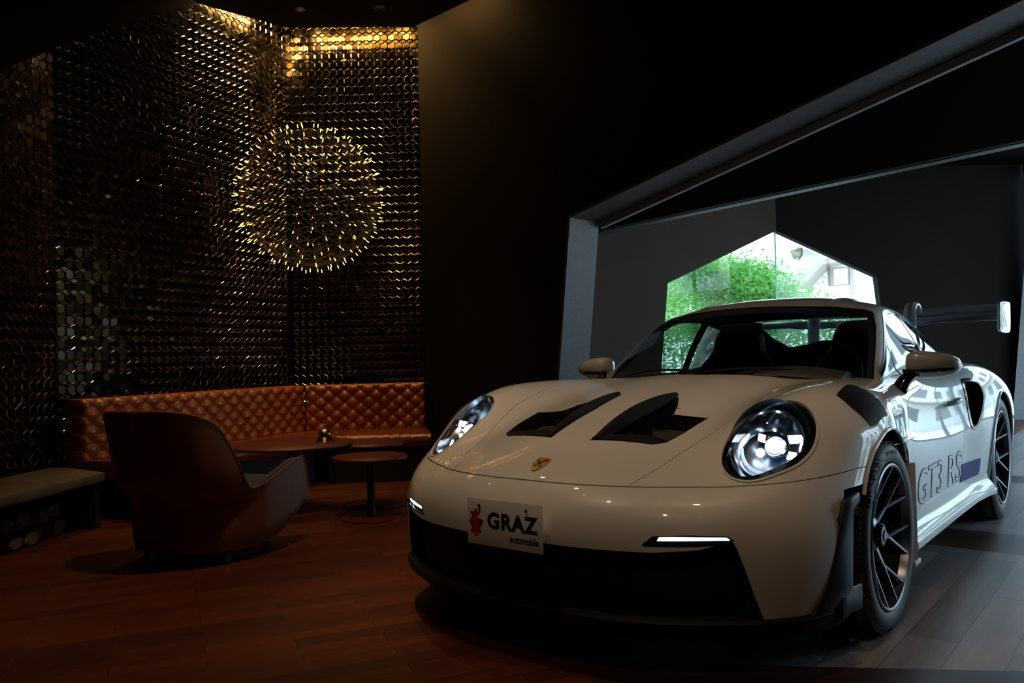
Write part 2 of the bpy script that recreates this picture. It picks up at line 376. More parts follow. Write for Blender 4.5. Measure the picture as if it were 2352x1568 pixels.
mat('lamp_led', (1, 1, 1), .4, emit=(.80, .91, 1.0), es=7)
mat('lamp_drl', (1, 1, 1), .4, emit=(.82, .97, .95), es=2.2)
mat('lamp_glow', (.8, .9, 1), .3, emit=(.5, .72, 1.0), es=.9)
mat('plate_white', (.88, .86, .84), .4)
mat('plate_black', (.012, .012, .012), .5)
mat('plate_red', (.5, .012, .02), .4)
mat('crest_gold', (.75, .5, .08), .3, metal=.5, coat=1)
mat('crest_red', (.45, .01, .01), .3, coat=1)
mat('leather_brown_seat', (.02, .016, .013), .6)

mat('bark', (.13, .10, .07), .85, var=(6, (.25, .21, .16)))
mat('trim_metal', (.50, .53, .57), .22, metal=1)
# ================================================================== the room
def wood(name, c1, c2, ang, pw, pl_, rough=.32, spec=.5, gap=(.004, .003, .002), grain=.35, off=.5, scale_l=1.0):
    """plank floor: brick pattern turned by ang (direction the boards run), grain stretched along the boards"""
    m = bpy.data.materials.new(name); m.use_nodes = True; nt = m.node_tree; b = nt.nodes['Principled BSDF']
    tc = nt.nodes.new('ShaderNodeTexCoord'); mp = nt.nodes.new('ShaderNodeMapping'); mp.inputs['Rotation'].default_value = (0, 0, -ang)
    br = nt.nodes.new('ShaderNodeTexBrick'); br.offset = off; br.inputs['Scale'].default_value = 1; br.inputs['Brick Width'].default_value = pl_; br.inputs['Row Height'].default_value = pw
    br.inputs['Mortar Size'].default_value = .0016; br.inputs['Mortar Smooth'].default_value = .3; br.inputs['Bias'].default_value = 0
    br.inputs['Color1'].default_value = (0, 0, 0, 1); br.inputs['Color2'].default_value = (1, 1, 1, 1); br.inputs['Mortar'].default_value = (.5, .5, .5, 1)
    mp2 = nt.nodes.new('ShaderNodeMapping'); mp2.inputs['Scale'].default_value = (1.6, 26, 1)
    n = nt.nodes.new('ShaderNodeTexNoise'); n.inputs['Scale'].default_value = 1.6; n.inputs['Detail'].default_value = 6; n.inputs['Roughness'].default_value = .62
    mx = nt.nodes.new('ShaderNodeMix'); mx.inputs[0].default_value = grain
    rp = nt.nodes.new('ShaderNodeValToRGB'); rp.color_ramp.elements[0].color = (*c1, 1); rp.color_ramp.elements[1].color = (*c2, 1)
    rp.color_ramp.elements[0].position = .15; rp.color_ramp.elements[1].position = .8
    mg = nt.nodes.new('ShaderNodeMix'); mg.data_type = 'RGBA'; mg.inputs[7].default_value = (*gap, 1)
    L = nt.links.new
    L(tc.outputs['Object'], mp.inputs[0]); L(mp.outputs[0], br.inputs['Vector']); L(mp.outputs[0], mp2.inputs[0]); L(mp2.outputs[0], n.inputs['Vector'])
    L(br.outputs['Color'], mx.inputs[2]); L(n.outputs['Fac'], mx.inputs[3]); 
    mx.inputs[0].default_value = .5 + grain * .3
    L(mx.outputs[0], rp.inputs[0]); L(rp.outputs[0], mg.inputs[6]); L(br.outputs['Fac'], mg.inputs[0]); L(mg.outputs[2], b.inputs['Base Color'])
    rr = nt.nodes.new('ShaderNodeMapRange'); rr.inputs[3].default_value = rough - .07; rr.inputs[4].default_value = rough + .12
    L(n.outputs['Fac'], rr.inputs[0]); L(rr.outputs[0], b.inputs['Roughness'])
    bp = nt.nodes.new('ShaderNodeBump'); bp.inputs['Strength'].default_value = .12; bp.inputs['Distance'].default_value = .002; bp.invert = True
    ad = nt.nodes.new('ShaderNodeMath'); ad.operation = 'MULTIPLY_ADD'; ad.inputs[1].default_value = .5
    L(n.outputs['Fac'], ad.inputs[0]); L(br.outputs['Fac'], ad.inputs[2]); L(ad.outputs[0], bp.inputs['Height']); L(bp.outputs[0], b.inputs['Normal'])
    b.inputs['Specular IOR Level'].default_value = spec; MAT[name] = m; return m
def granite(name, c1, c2, scale=260, rough=.55):
    m = mat(name, c1, rough); nt = m.node_tree; b = nt.nodes['Principled BSDF']
    tc = nt.nodes.new('ShaderNodeTexCoord'); v = nt.nodes.new('ShaderNodeTexNoise'); v.inputs['Scale'].default_value = scale; v.inputs['Detail'].default_value = 2
    r = nt.nodes.new('ShaderNodeValToRGB'); r.color_ramp.elements[0].color = (*c1, 1); r.color_ramp.elements[1].color = (*c2, 1); r.color_ramp.elements[0].position = .40; r.color_ramp.elements[1].position = .60
    nt.links.new(tc.outputs['Object'], v.inputs['Vector']); nt.links.new(v.outputs['Fac'], r.inputs[0]); nt.links.new(r.outputs[0], b.inputs['Base Color']); return m
def plaster(name, col, amt=.25, scale=3, rough=.8):
    m = mat(name, col, rough, spec=.12 if max(col) > .006 else .02); nt = m.node_tree; b = nt.nodes['Principled BSDF']
    tc = nt.nodes.new('ShaderNodeTexCoord'); n = nt.nodes.new('ShaderNodeTexNoise'); n.inputs['Scale'].default_value = scale; n.inputs['Detail'].default_value = 6
    n2 = nt.nodes.new('ShaderNodeTexNoise'); n2.inputs['Scale'].default_value = 240
    r = nt.nodes.new('ShaderNodeValToRGB'); r.color_ramp.elements[0].color = tuple(c * (1 - amt) for c in col) + (1,); r.color_ramp.elements[1].color = tuple(c * (1 + amt) for c in col) + (1,)
    bp = nt.nodes.new('ShaderNodeBump'); bp.inputs['Strength'].default_value = .25; bp.inputs['Distance'].default_value = .003
    L = nt.links.new; L(tc.outputs['Object'], n.inputs['Vector']); L(tc.outputs['Object'], n2.inputs['Vector']); L(n.outputs['Fac'], r.inputs[0]); L(r.outputs[0], b.inputs['Base Color']); L(n2.outputs['Fac'], bp.inputs['Height']); L(bp.outputs[0], b.inputs['Normal'])
    return m
wood('wood_right', (.13, .105, .10), (.42, .355, .33), PI / 2, .165, 1.35, .36, .8, grain=.5)
wood('wood_left', (.042, .0075, .003), (.155, .034, .010), math.radians(62), .085, .62, .42, .4)
wood('wood_strip', (.045, .024, .018), (.14, .075, .05), 0.0, .16, 1.6, .30, .6)
wood('wood_strip_slant', (.022, .010, .007), (.070, .028, .016), math.radians(32), .16, 1.6, .36, .5)
plaster('dark_plaster', (.0085, .0055, .0040)); plaster('lit_grey_plaster', (.046, .034, .025), .2, 1.2); plaster('black_ceiling', (.005, .004, .0035), .1)
plaster('brown_ceiling', (.030, .018, .012), .1)
plaster('concrete', (.30, .29, .27), .2, 2)
granite('granite', (.026, .024, .022), (.15, .142, .132))
granite('granite_pale', (.22, .22, .23), (.50, .50, .52))

def quad(bm, *P):
    return bm.faces.new([bm.verts.new(p) for p in P])
# floor: right field, dark border boards, left field (all in one plane, side by side)
def slab(poly, z=0, t=.08): return prism(poly, t, T(0, 0, z - t))
S0a, S0d = (.626, -.622), (math.cos(math.radians(32)), math.sin(math.radians(32)))
S0n = (S0d[1], -S0d[0])
def on0(t, o): return (S0a[0] + S0d[0] * t + S0n[0] * o, S0a[1] + S0d[1] * t + S0n[1] * o)
XR, XL, YB, YF = 4.6, -5.6, -6.5, 10.2
tL = (XL - S0a[0]) / S0d[0]; tR = (XR - S0a[0]) / S0d[0]
yR, yL = on0(tR, 0)[1], on0(tL, 0)[1]
x151 = S0a[0] + (1.51 - S0a[1]) / math.tan(math.radians(32))
wL = .34
# the left field starts where the slanted border boards end
struct('floor', slab([(XL, YB), (XR, YB), (XR, on0(tR, 0)[1] - wL / S0d[0]), (XL, on0(tL, 0)[1] - wL / S0d[0])]), MAT['wood_left'], label='reddish brown plank floor in front of the car and lounge')
xs = .30      # left of the car the warm field carries on
zz_ = lambda x: S0a[1] + (x - S0a[0]) * math.tan(math.radians(32))
struct('trim_1', slab([(xs, zz_(xs) - wL / S0d[0]), (XR, on0(tR, 0)[1] - wL / S0d[0]), (XR, yR), (xs, zz_(xs))]), MAT['wood_strip_slant'])
struct('floor', slab([(XL, on0(tL, 0)[1] - wL / S0d[0]), (xs, zz_(xs) - wL / S0d[0]), (xs, zz_(xs)), (XL, yL)]), MAT['wood_left'])
def y0(x): return S0a[1] + (x - S0a[0]) * math.tan(math.radians(32))
struct('floor', slab([(XL, yL), (xs, y0(xs)), (xs, YF), (XL, YF)]), MAT['wood_left'])
struct('floor', slab([(xs, y0(xs)), (x151, 1.51), (xs, 1.51)]), MAT['wood_right'])
struct('trim_2', slab([(xs, 1.51), (x151, 1.51), (XR, yR) if yR < 2 else (XR, 2.0), (XR, 2.0), (xs, 2.0)] if yR < 2 else [(xs, 1.51), (x151, 1.51), (S0a[0] + (2.0 - S0a[1]) / math.tan(math.radians(32)), 2.0), (xs, 2.0)]), MAT['wood_strip'])
x20 = S0a[0] + (2.0 - S0a[1]) / math.tan(math.radians(32))
struct('floor', slab([(xs, 2.0), (x20, 2.0), (XR, yR), (XR, 3.95), (xs, 3.95)] if yR > 2 else [(xs, 2.0), (XR, 2.0), (XR, 3.95), (xs, 3.95)]), MAT['wood_right'])
struct('trim_3', slab([(xs, 3.95), (XR, 3.95), (XR, 4.34), (xs, 4.34)]), MAT['wood_strip'])
struct('floor', slab([(xs, 4.34), (XR, 4.34), (XR, YF), (xs, YF)]), MAT['wood_right'])

# tiled walls: hexagons and lozenges with bevelled edges, each set a little out of true
def mirror_tile(name, k, rough, flat=None):
    m = bpy.data.materials.new(name); m.use_nodes = True; nt = m.node_tree; b = nt.nodes['Principled BSDF']
    at = nt.nodes.new('ShaderNodeAttribute'); at.attribute_name = 'tone'; at.attribute_type = 'GEOMETRY'
    r = nt.nodes.new('ShaderNodeValToRGB'); r.color_ramp.interpolation = 'LINEAR'
    r.color_ramp.elements[0].color = (.05 * k, .030 * k, .010 * k, 1); r.color_ramp.elements[1].color = (.30 * k, .25 * k, .22 * k, 1)
    e = r.color_ramp.elements.new(.5); e.color = (.20 * k, .125 * k, .035 * k, 1)
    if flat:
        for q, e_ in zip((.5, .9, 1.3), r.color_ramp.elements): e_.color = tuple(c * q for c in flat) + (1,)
    nt.links.new(at.outputs['Fac'], r.inputs[0]); nt.links.new(r.outputs[0], b.inputs['Base Color'])
    b.inputs['Metallic'].default_value = 1; b.inputs['Roughness'].default_value = rough; b.inputs['Coat Weight'].default_value = 0
    MAT[name] = m; return m
mirror_tile('bronze_tile', .13, .17); mirror_tile('tile_bevel_glint', 1.0, .12, (.34, .29, .24))  # bevels are the same tile, made paler to put glints into the colour
mat('grout', (.008, .006, .005), .7)
def tile_wall(name, A, B, z0, z1, label, seed):
    rnd = random.Random(seed); A, B = Vector((*A, 0)), Vector((*B, 0)); d = (B - A); Lw = d.length; d.normalize(); nrm = Vector((d.y, -d.x, 0))
    V, F, tone, mi = [], [], [], []
    w, h = .070, .0808; hx = [(math.sin(math.radians(60 * k)) * .5 * w / math.sin(math.radians(60)), math.cos(math.radians(60 * k)) * .5 * h) for k in range(6)]
    def tile(cx, cz, pts, raise_, tilt):
        tx, tz = rnd.gauss(0, tilt), rnd.gauss(0, tilt); tn = rnd.random() ** 1.3; b0 = len(V)
        for sc_, hh in ((.955, 0), (.94, raise_ * .55), (.74, raise_)):
            for x, z in pts:
                x, z = x * sc_, z * sc_; o = hh + (x * tx + z * tz if hh else 0)
                p = A + d * (cx + x) + nrm * o; V.append((p.x, p.y, cz + z))
        n = len(pts)
        for r_ in range(2):
            for k in range(n):
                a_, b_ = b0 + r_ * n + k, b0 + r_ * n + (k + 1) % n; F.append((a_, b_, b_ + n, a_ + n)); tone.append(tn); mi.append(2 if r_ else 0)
        F.append(tuple(b0 + 2 * n + k for k in range(n))); tone.append(tn); mi.append(0)
    nz = int((z1 - z0) / h) + 1; nx = int(Lw / w)
    w_ = Lw / nx
    for i in range(nz):
        cz = z0 + h * (i + .5)
        for j in range(nx):
            tile(w_ * (j + .5), cz, hx, .011, .02)
            if i < nz - 1 and j < nx - 1: tile(w_ * (j + 1), cz + h * .5, [(0, h * .25), (w * .5, 0), (0, -h * .25), (-w * .5, 0)], .008, .06)
    me = bpy.data.meshes.new(name); me.from_pydata(V, [], F); 
    at = me.attributes.new('tone', 'FLOAT', 'FACE'); at.data.foreach_set('value', tone)
    me.materials.append(MAT['bronze_tile']); me.materials.append(MAT['grout']); me.materials.append(MAT['tile_bevel_glint']); me.polygons.foreach_set('material_index', mi)
    bm = bmesh.new(); bm.from_mesh(me); bmesh.ops.recalc_face_normals(bm, faces=bm.faces)
    # make sure they look into the room
    if sum(f.normal.dot(nrm) for f in list(bm.faces)[:600]) < 0: bmesh.ops.reverse_faces(bm, faces=bm.faces)
    ly = bm.faces.layers.float.get('tone')
    q = [A - nrm * .002 - d * .02, B - nrm * .002 + d * .03]; bk = [A - nrm * .12 - d * .12, B - nrm * .12 + d * .12]
    P = [(q[0].x, q[0].y), (q[1].x, q[1].y), (bk[1].x, bk[1].y), (bk[0].x, bk[0].y)]
    n0 = len(bm.faces)
    lo = [bm.verts.new((x, y, -.02)) for x, y in P]; hi = [bm.verts.new((x, y, 4.6)) for x, y in P]
    fs = [bm.faces.new((lo[i], lo[(i + 1) % 4], hi[(i + 1) % 4], hi[i])) for i in range(4)]
    for f in fs: f.material_index = 1
    bmesh.ops.recalc_face_normals(bm, faces=fs)
    bm.to_mesh(me); bm.free()
    o = bpy.data.objects.new(name, me); COL.objects.link(o); tag(o, label, kind='structure')
    return o
TA, TK, TE = (-4.257, -.745), (-4.787, 1.587), (-3.78, 2.36)
TC_ = (-3.03, -2.655)
tile_wall('wall_back', TA, TK, .34, 4.56, 'dark bronze hexagon tile wall behind the long tufted backrest', 3)
tile_wall('wall_corner', TK, TE, .34, 4.56, 'dark bronze hexagon tile wall behind the short tufted backrest', 5)
tile_wall('wall_left', TC_, TA, .30, 4.56, 'dark bronze hexagon tile wall behind the firewood bench', 7)

# portal wall, with its slanted stone-lined opening
PH = math.radians(-6); PD = Vector((math.cos(PH), math.sin(PH), 0)); PN = Vector((-PD.y, PD.x, 0)); PE = Vector((TE[0], TE[1], 0))
def pw(u, z, o=0): p = PE + PD * u + PN * o; return (p.x, p.y, z)
U = lambda x, y: (Vector((x, y, 0)) - PE).dot(PD)
uj0, uj1 = U(-2.19, 2.19), U(-1.929, 2.165)             # foot and head of the slanting jamb
zt = 2.115; slope = (2.832 - 2.115) / (U(1.205, 1.836) - uj1); uR = U(4.6, 1.48)
zr = zt + slope * (uR - uj1); TH = .36
fr_ = bmesh.new()
for o in (0, TH):
    ps = [quad(fr_, pw(-.12, -.02, o), pw(uj0, -.02, o), pw(uj1, zt, o), pw(uj1, 4.7, o), pw(-.12, 4.7, o)), quad(fr_, pw(uj1, zt, o), pw(uR, zr, o), pw(uR, 4.7, o), pw(uj1, 4.7, o))]
bmesh.ops.remove_doubles(fr_, verts=fr_.verts, dist=1e-5)
quad(fr_, pw(-.12, -.02), pw(-.12, -.02, TH), pw(-.12, 4.7, TH), pw(-.12, 4.7))
struct('wall_portal', fr_, MAT['dark_plaster'], label='dark plaster wall with a slanting opening behind the car')
rv = bmesh.new()
quad(rv, pw(uj0, -.02, -.004), pw(uj0, -.02, TH), pw(uj1, zt, TH), pw(uj1, zt, -.004))
quad(rv, pw(uj1, zt, -.004), pw(uj1, zt, TH), pw(uR, zr, TH), pw(uR, zr, -.004))
struct('trim_4', solid(rv, .02), MAT['granite'], label='grey granite lining of the slanting opening')
e2 = bmesh.new()   # paler lip along the far edge of the lintel
for a_, b_ in (((uj1 + .02, zt - .0), (uR, zr)),):
    P_ = [pw(a_[0], a_[1] - .052, TH - .01), pw(b_[0], b_[1] - .052, TH - .01), pw(b_[0], b_[1], TH - .01), pw(a_[0], a_[1], TH - .01)]
    Q_ = [pw(a_[0], a_[1] - .052, TH + .03), pw(b_[0], b_[1] - .052, TH + .03), pw(b_[0], b_[1], TH + .03), pw(a_[0], a_[1], TH + .03)]
    quad(e2, *P_); quad(e2, *Q_)
    for i in range(4): quad(e2, P_[i], P_[(i + 1) % 4], Q_[(i + 1) % 4], Q_[i])
bmesh.ops.remove_doubles(e2, verts=e2.verts, dist=1e-5); bmesh.ops.recalc_face_normals(e2, faces=e2.faces)
struct('trim_5', e2, MAT['granite_pale'], label='pale stone lip under the slanting lintel')
# passage ceiling to the second frame, and that frame's stone edge
p2a, p2b = Vector((-3.06, 4.251, 2.385)), Vector((.915, 4.152, 2.63)); d2 = (p2b - p2a) / (p2b.x - p2a.x)
p2l, p2r = p2a, p2a + d2 * (4.6 - p2a.x)
cl = bmesh.new(); quad(cl, pw(uj1 - .25, zt - .02, TH + .02), p2l + Vector((-.3, 0, -.02)), p2r, pw(uR, zr, TH + .02))
struct('ceiling_passage', solid(cl, -.05), MAT['black_ceiling'], label='black sloping ceiling of the passage over the car')
b2 = bmesh.new(); hh = .062
A_ = [p2l + Vector((-.35, 0, -.02)), p2r]; 
P_ = [A_[0] + Vector((0, 0, -hh)), A_[1] + Vector((0, 0, -hh)), A_[1] + Vector((0, 0, .01)), A_[0] + Vector((0, 0, .01))]; Q_ = [p + Vector((0, .12, 0)) for p in P_]
quad(b2, *P_); quad(b2, *Q_)
for i in range(4): quad(b2, P_[i], P_[(i + 1) % 4], Q_[(i + 1) % 4], Q_[i])
bmesh.ops.remove_doubles(b2, verts=b2.verts, dist=1e-5); bmesh.ops.recalc_face_normals(b2, faces=b2.faces)
struct('trim_6', b2, MAT['granite'], label='grey stone edge of the second opening behind the car')

# far room: two walls meeting at a corner, with one five-sided window round the corner
WA, WK, WB = Vector((-3.30, 4.20, 0)), Vector((-2.5, 8.0, 0)), Vector((.45, 10.498, 0))
def wl(A, B, u, z, o=0):
    d = (B - A).normalized(); n = Vector((-d.y, d.x, 0)); p = A + d * u + n * o; return (p.x, p.y, z)
def ul(A, B, x, y): return (Vector((x, y, 0)) - A).dot((B - A).normalized())
LA, LB = (WK - WA).length, (WB - WK).length
u1, u1b = ul(WA, WK, -2.973, 5.721), ul(WA, WK, -3.03, 5.46); u2, u2b = ul(WK, WB, -1.43, 8.899), ul(WK, WB, -1.28, 9.03)
za, zl, zr2, zs = 2.686, 1.869, 2.021, .12
lw = bmesh.new()
for o in (0, .14):
    quad(lw, wl(WA, WK, -.4, 0, o), wl(WA, WK, u1b, 0, o), wl(WA, WK, u1b, zs, o), wl(WA, WK, u1, zl, o), wl(WA, WK, u1, 4.3, o), wl(WA, WK, -.4, 4.3, o))
    quad(lw, wl(WA, WK, u1, zl, o), wl(WA, WK, LA, za, o), wl(WA, WK, LA, 4.3, o), wl(WA, WK, u1, 4.3, o))
    quad(lw, wl(WA, WK, u1b, 0, o), wl(WA, WK, LA, 0, o), wl(WA, WK, LA, zs, o), wl(WA, WK, u1b, zs, o))
for (ua, z_a, ub, z_b) in ((u1b, zs, u1, zl), (u1, zl, LA, za), (u1b, zs, LA, zs)):
    quad(lw, wl(WA, WK, ua, z_a, 0), wl(WA, WK, ub, z_b, 0), wl(WA, WK, ub, z_b, .14), wl(WA, WK, ua, z_a, .14))
struct('wall_far_left', lw, MAT['lit_grey_plaster'], 20, 'wall left of the window corner, light put into its lighter grey')  # lighter than its neighbour: the light falling on it is put into the colour
rw = bmesh.new()
for o in (0, .14):
    quad(rw, wl(WK, WB, 0, za, o), wl(WK, WB, u2, zr2, o), wl(WK, WB, u2, 4.3, o), wl(WK, WB, 0, 4.3, o))
    quad(rw, wl(WK, WB, u2, zr2, o), wl(WK, WB, u2b, zs, o), wl(WK, WB, u2b, 0, o), wl(WK, WB, LB, 0, o), wl(WK, WB, LB, 4.3, o), wl(WK, WB, u2, 4.3, o))
    quad(rw, wl(WK, WB, 0, 0, o), wl(WK, WB, u2b, 0, o), wl(WK, WB, u2b, zs, o), wl(WK, WB, 0, zs, o))
for (ua, z_a, ub, z_b) in ((0, za, u2, zr2), (u2, zr2, u2b, zs), (0, zs, u2b, zs)):
    quad(rw, wl(WK, WB, ua, z_a, 0), wl(WK, WB, ub, z_b, 0), wl(WK, WB, ub, z_b, .14), wl(WK, WB, ua, z_a, .14))
struct('wall_far_right', rw, MAT['dark_plaster'], 20, 'dark wall right of the window corner')
glass('window_glass', (.93, .99, .96), f0=.04)
mat('glass_edge', (.25, .55, .45), .2)
for i, (A, B, pts) in enumerate(((WA, WK, [(u1b, zs), (LA, zs), (LA, za), (u1, zl)]), (WK, WB, [(0, zs), (u2b, zs), (u2, zr2), (0, za)]))):
    g = bmesh.new(); quad(g, *[wl(A, B, u, z, .07) for u, z in pts])
    w_ = struct('window_%d' % (i + 1), g, MAT['window_glass'], label='five-sided corner window with trees outside, %s pane' % ('left' if i == 0 else 'right'))
k = WK + Vector((-.03, .03, 0)); jb = box(k.x - .008, k.x + .008, k.y - .008, k.y + .008, zs, za)
struct('trim_7', jb, MAT['glass_edge'], label='thin glass joint at the window corner')
# glazed end and side on the right, granite pier, posts
struct('trim_8', prism([(-.01, 0), (.20, 0), (.62, 4.3), (.40, 4.3)], .26, T(0, 10.23, 0) @ RX(PI / 2)), MAT['granite_pale'], label='pale granite pier at the right edge behind the car')
gm = bmesh.new(); 
for x in (.24, 1.6, 3.0, 4.42): box(x - .03, x + .03, 10.08, 10.14, 0, 3.4, 0, 1, gm)
box(.21, 4.5, 10.08, 10.14, 3.34, 3.42, 0, 1, gm); box(.21, 4.5, 10.08, 10.14, 0, .05, 0, 1, gm)
struct('door_1', gm, MAT['dark_satin_metal'], label='slim metal frames of the glass front at the far end')
g = bmesh.new(); quad(g, (.21, 10.11, .05), (4.5, 10.11, .05), (4.5, 10.11, 3.34), (.21, 10.11, 3.34)); struct('window_3', g, MAT['window_glass'])
gm = bmesh.new()
for y in (3.6, 5.15, 6.7, 8.25, 9.8): box(4.58, 4.64, y - .03, y + .03, 0, 3.2, 0, 1, gm)
box(4.58, 4.64, 3.6, 9.8, 3.14, 3.22, 0, 1, gm); box(4.58, 4.64, 3.6, 9.8, 0, .05, 0, 1, gm)
struct('door_2', gm, MAT['dark_satin_metal'])
g = bmesh.new(); quad(g, (4.61, 3.6, .05), (4.61, 9.8, .05), (4.61, 9.8, 3.14), (4.61, 3.6, 3.14)); struct('window_4', g, MAT['window_glass'])
sh = box(4.6, 4.75, -6.5, 3.6, -.02, 4.6); box(4.6, 4.75, 3.6, 10.3, 3.2, 4.6, 0, 1, sh); box(4.6, 4.75, 9.8, 10.3, -.02, 3.2, 0, 1, sh)
struct('wall_right', sh, MAT['dark_plaster'])
struct('wall_end', box(.2, 4.7, 10.08, 10.25, 3.4, 4.6), MAT['dark_plaster'])
struct('wall_front', box(-6.0, 4.75, -6.7, -6.5, -.02, 4.6), MAT['dark_plaster'])
struct('wall_far', box(-6.0, -3.0, -6.6, -2.5, -.02, 4.6) if False else prism([(-3.03,-2.655),(-3.11,-2.70),(-1.9,-6.6),(-1.8,-6.6)], 4.62, T(0, 0, -.02)), MAT['dark_plaster'])
# ceilings
CP = [(-4.33, .41), (-4.21, 1.16), (-3.38, 1.91), (-2.64, 1.83), (4.6, 1.07), (4.6, -6.5), (-2.0, -6.5), (-3.6, -1.0)]
struct('ceiling', prism(CP, .07, T(0, 0, 3.95)), MAT['brown_ceiling'], label='dark brown hung ceiling with a glowing cove round its edge')
struct('ceiling_upper', box(-6, 4.75, -6.7, 10.3, 4.6, 4.75), MAT['black_ceiling'])
struct('ceiling_far', prism([(-3.6, 4.25), (4.7, 4.2), (4.7, 10.25), (-3.6, 10.25)], .1, T(0, 0, 3.55)), MAT['black_ceiling'])
# slanting soffit at the upper left
Q = [Vector((-4.66, 1.03, 4.37)), Vector((-4.549, .54, 4.056)), Vector((-4.265, -.711, 3.259)), Vector((-3.98, -1.17, 2.905)), Vector((-3.62, -1.75, 2.457))]
dd = Vector((.82, -.42, .40)).normalized(); sf = bmesh.new()
lo = [sf.verts.new(q - dd * .10) for q in Q]; hi = [sf.verts.new(q + dd * 3.0) for q in Q]
for i in range(4): sf.faces.new((lo[i], lo[i + 1], hi[i + 1], hi[i]))
sf.normal_update()
if sf.faces[:][1].normal.z > 0: bmesh.ops.reverse_faces(sf, faces=sf.faces)
struct('ceiling_soffit', solid(sf, .06), MAT['black_ceiling'], label='black slanting soffit at the upper left')
# ================================================================== the car
car = thing('sports_car', 'white sports car with lit round headlights, black front splitter and tall rear wing', 'car')
BG = grid_bm(loft(BODY, 13, 12)); CG = grid_bm(loft(CABIN, 9, 9))
BT = BVHTree.FromBMesh(BG); CT = BVHTree.FromBMesh(CG)

def half(ax, s):  # < 0 on the side s of the plane through 0 on that axis
    return lambda C_: -s * C_[:, ax]
def ygt(v): return lambda C_: v - C_[:, 1]
def ylt(v): return lambda C_: C_[:, 1] - v
def zgt(v): return lambda C_: v - C_[:, 2]
def zlt(v): return lambda C_: C_[:, 2] - v
def smoothpoly(P, n=5):
    return [(p.x, p.y) for p in smooth_path([(a, b, 0) for a, b in P], n, True)]
F_HL = f_max(poly_sd(smoothpoly([(.704,-.313),(.765,-.327),(.812,-.375),(.828,-.445),(.808,-.535),(.76,-.62),(.706,-.683),(.648,-.702),(.600,-.662),(.578,-.573),(.584,-.472),(.612,-.386),(.653,-.333)]), 0, 1, True), zgt(.5))
VENT = [(.088,-.667),(.33,-.634),(.365,-.60),(.385,-.50),(.398,-.335),(.262,-.352),(.222,-.24),(.168,-.125),(.12,-.10),(.094,-.35)]
F_VENT = f_max(poly_sd(VENT, 0, 1, True), zgt(.6))
F_HOOD = f_max(poly_sd([(-.5,-1.3),(.36,-1.3),(.372,-.91),(.392,-.87),(.424,-.78),(.45,-.65),(.494,-.50),(.535,-.33),(.566,-.1),(.588,.12),(.60,.36),(.56,.40),(.40,.345),(.2,.30),(-.01,.285),(-.5,.285)], 0, 1, True), zgt(.6023), ylt(.6))
F_BUMP = f_max(lambda C_: C_[:, 2] - (.602 + .03 * np.clip((C_[:, 1] + .75) / .4, 0, 1)), ylt(-.15))
F_OPEN = f_max(poly_sd([(-.5,.423),(0,.423),(.5,.418),(.62,.428),(.70,.450),(.712,.437),(.735,.36),(.768,.215),(.768,.0),(-.5,0)], 0, 2, True), ylt(-.4))
F_DRL = f_max(poly_sd([(.466,.436),(.50,.468),(.60,.472),(.69,.468),(.708,.452),(.704,.443),(.62,.438)], 0, 2, True), ylt(-.4))
F_DRLL = f_max(poly_sd([(.515,.449),(.522,.464),(.60,.468),(.688,.463),(.694,.456),(.60,.4565)], 0, 2, True), ylt(-.4))
def circ(cy, cz, r): return lambda C_: np.hypot(C_[:, 1] - cy, C_[:, 2] - cz) - r
F_ARCH = f_min(circ(0, .35, .387), circ(2.457, .36, .398))
F_NOTCH = f_max(poly_sd([(.1,.655),(.36,.655),(.43,.60),(.455,.45),(.455,.0),(.1,.0)], 1, 2), ylt(1))
F_FRONTCUT = f_max(poly_sd([(-.445,.575),(-.30,.58),(-.1,.5),(-.1,0),(-.57,0),(-.565,.30),(-.50,.48)], 1, 2), lambda C_: .8 - np.abs(C_[:, 0]))
F_CAB = f_max(poly_sd([(-.5,.41),(0,.41),(.3,.44),(.5,.53),(.64,.64),(.685,.75),(.695,1.2),(.70,1.8),(.68,2.2),(.62,2.6),(.5,2.83),(0,2.93),(-.5,2.93)], 0, 1, True), zgt(.7))
F_SIDEIN = f_max(poly_sd(smoothpoly([(1.735,.825),(1.80,.848),(1.93,.838),(1.967,.775),(1.925,.70),(1.82,.607),(1.735,.597),(1.70,.69)], 4), 1, 2), lambda C_: .7 - np.abs(C_[:, 0]))
F_DOOR = f_max(poly_sd(smoothpoly([(.70,1.0),(.60,.872),(.48,.84),(.42,.77),(.425,.65),(.47,.50),(.49,.33),(.55,.30),(1.0,.295),(1.40,.30),(1.50,.36),(1.60,.55),(1.66,.75),(1.66,.86),(1.62,1.0),(1.2,1.02)], 4), 1, 2), lambda C_: .64 - np.abs(C_[:, 0]))
G = .0013
HOLES = [F_HL, F_VENT, F_OPEN, F_DRL, F_ARCH, F_NOTCH, F_FRONTCUT, F_CAB, F_SIDEIN]
shell = piece(BG, [], HOLES)
obj('hood', solid(piece(shell, [f_off(F_HOOD, G)]), .006), MAT['paint'], car)
rest = piece(shell, [], [f_off(F_HOOD, -G)])
obj('front_bumper', solid(piece(rest, [f_off(F_BUMP, G)]), .006), MAT['paint'], car)
rest = piece(rest, [], [f_off(F_BUMP, -G)])
for s in (1, -1):
    obj('door', solid(piece(rest, [half(0, s), f_off(F_DOOR, G)]), .006), MAT['paint'], car)
rest = piece(rest, [], [f_off(F_DOOR, -G)])
obj('body_shell', solid(rest, .006), MAT['paint'], car)
obj('inner_liner', offset(piece(BG, [], [F_HL, F_VENT, F_OPEN, f_off(F_ARCH, -.01), F_NOTCH, F_FRONTCUT, F_CAB, F_SIDEIN]), -.018), MAT['cabin_black'], car)

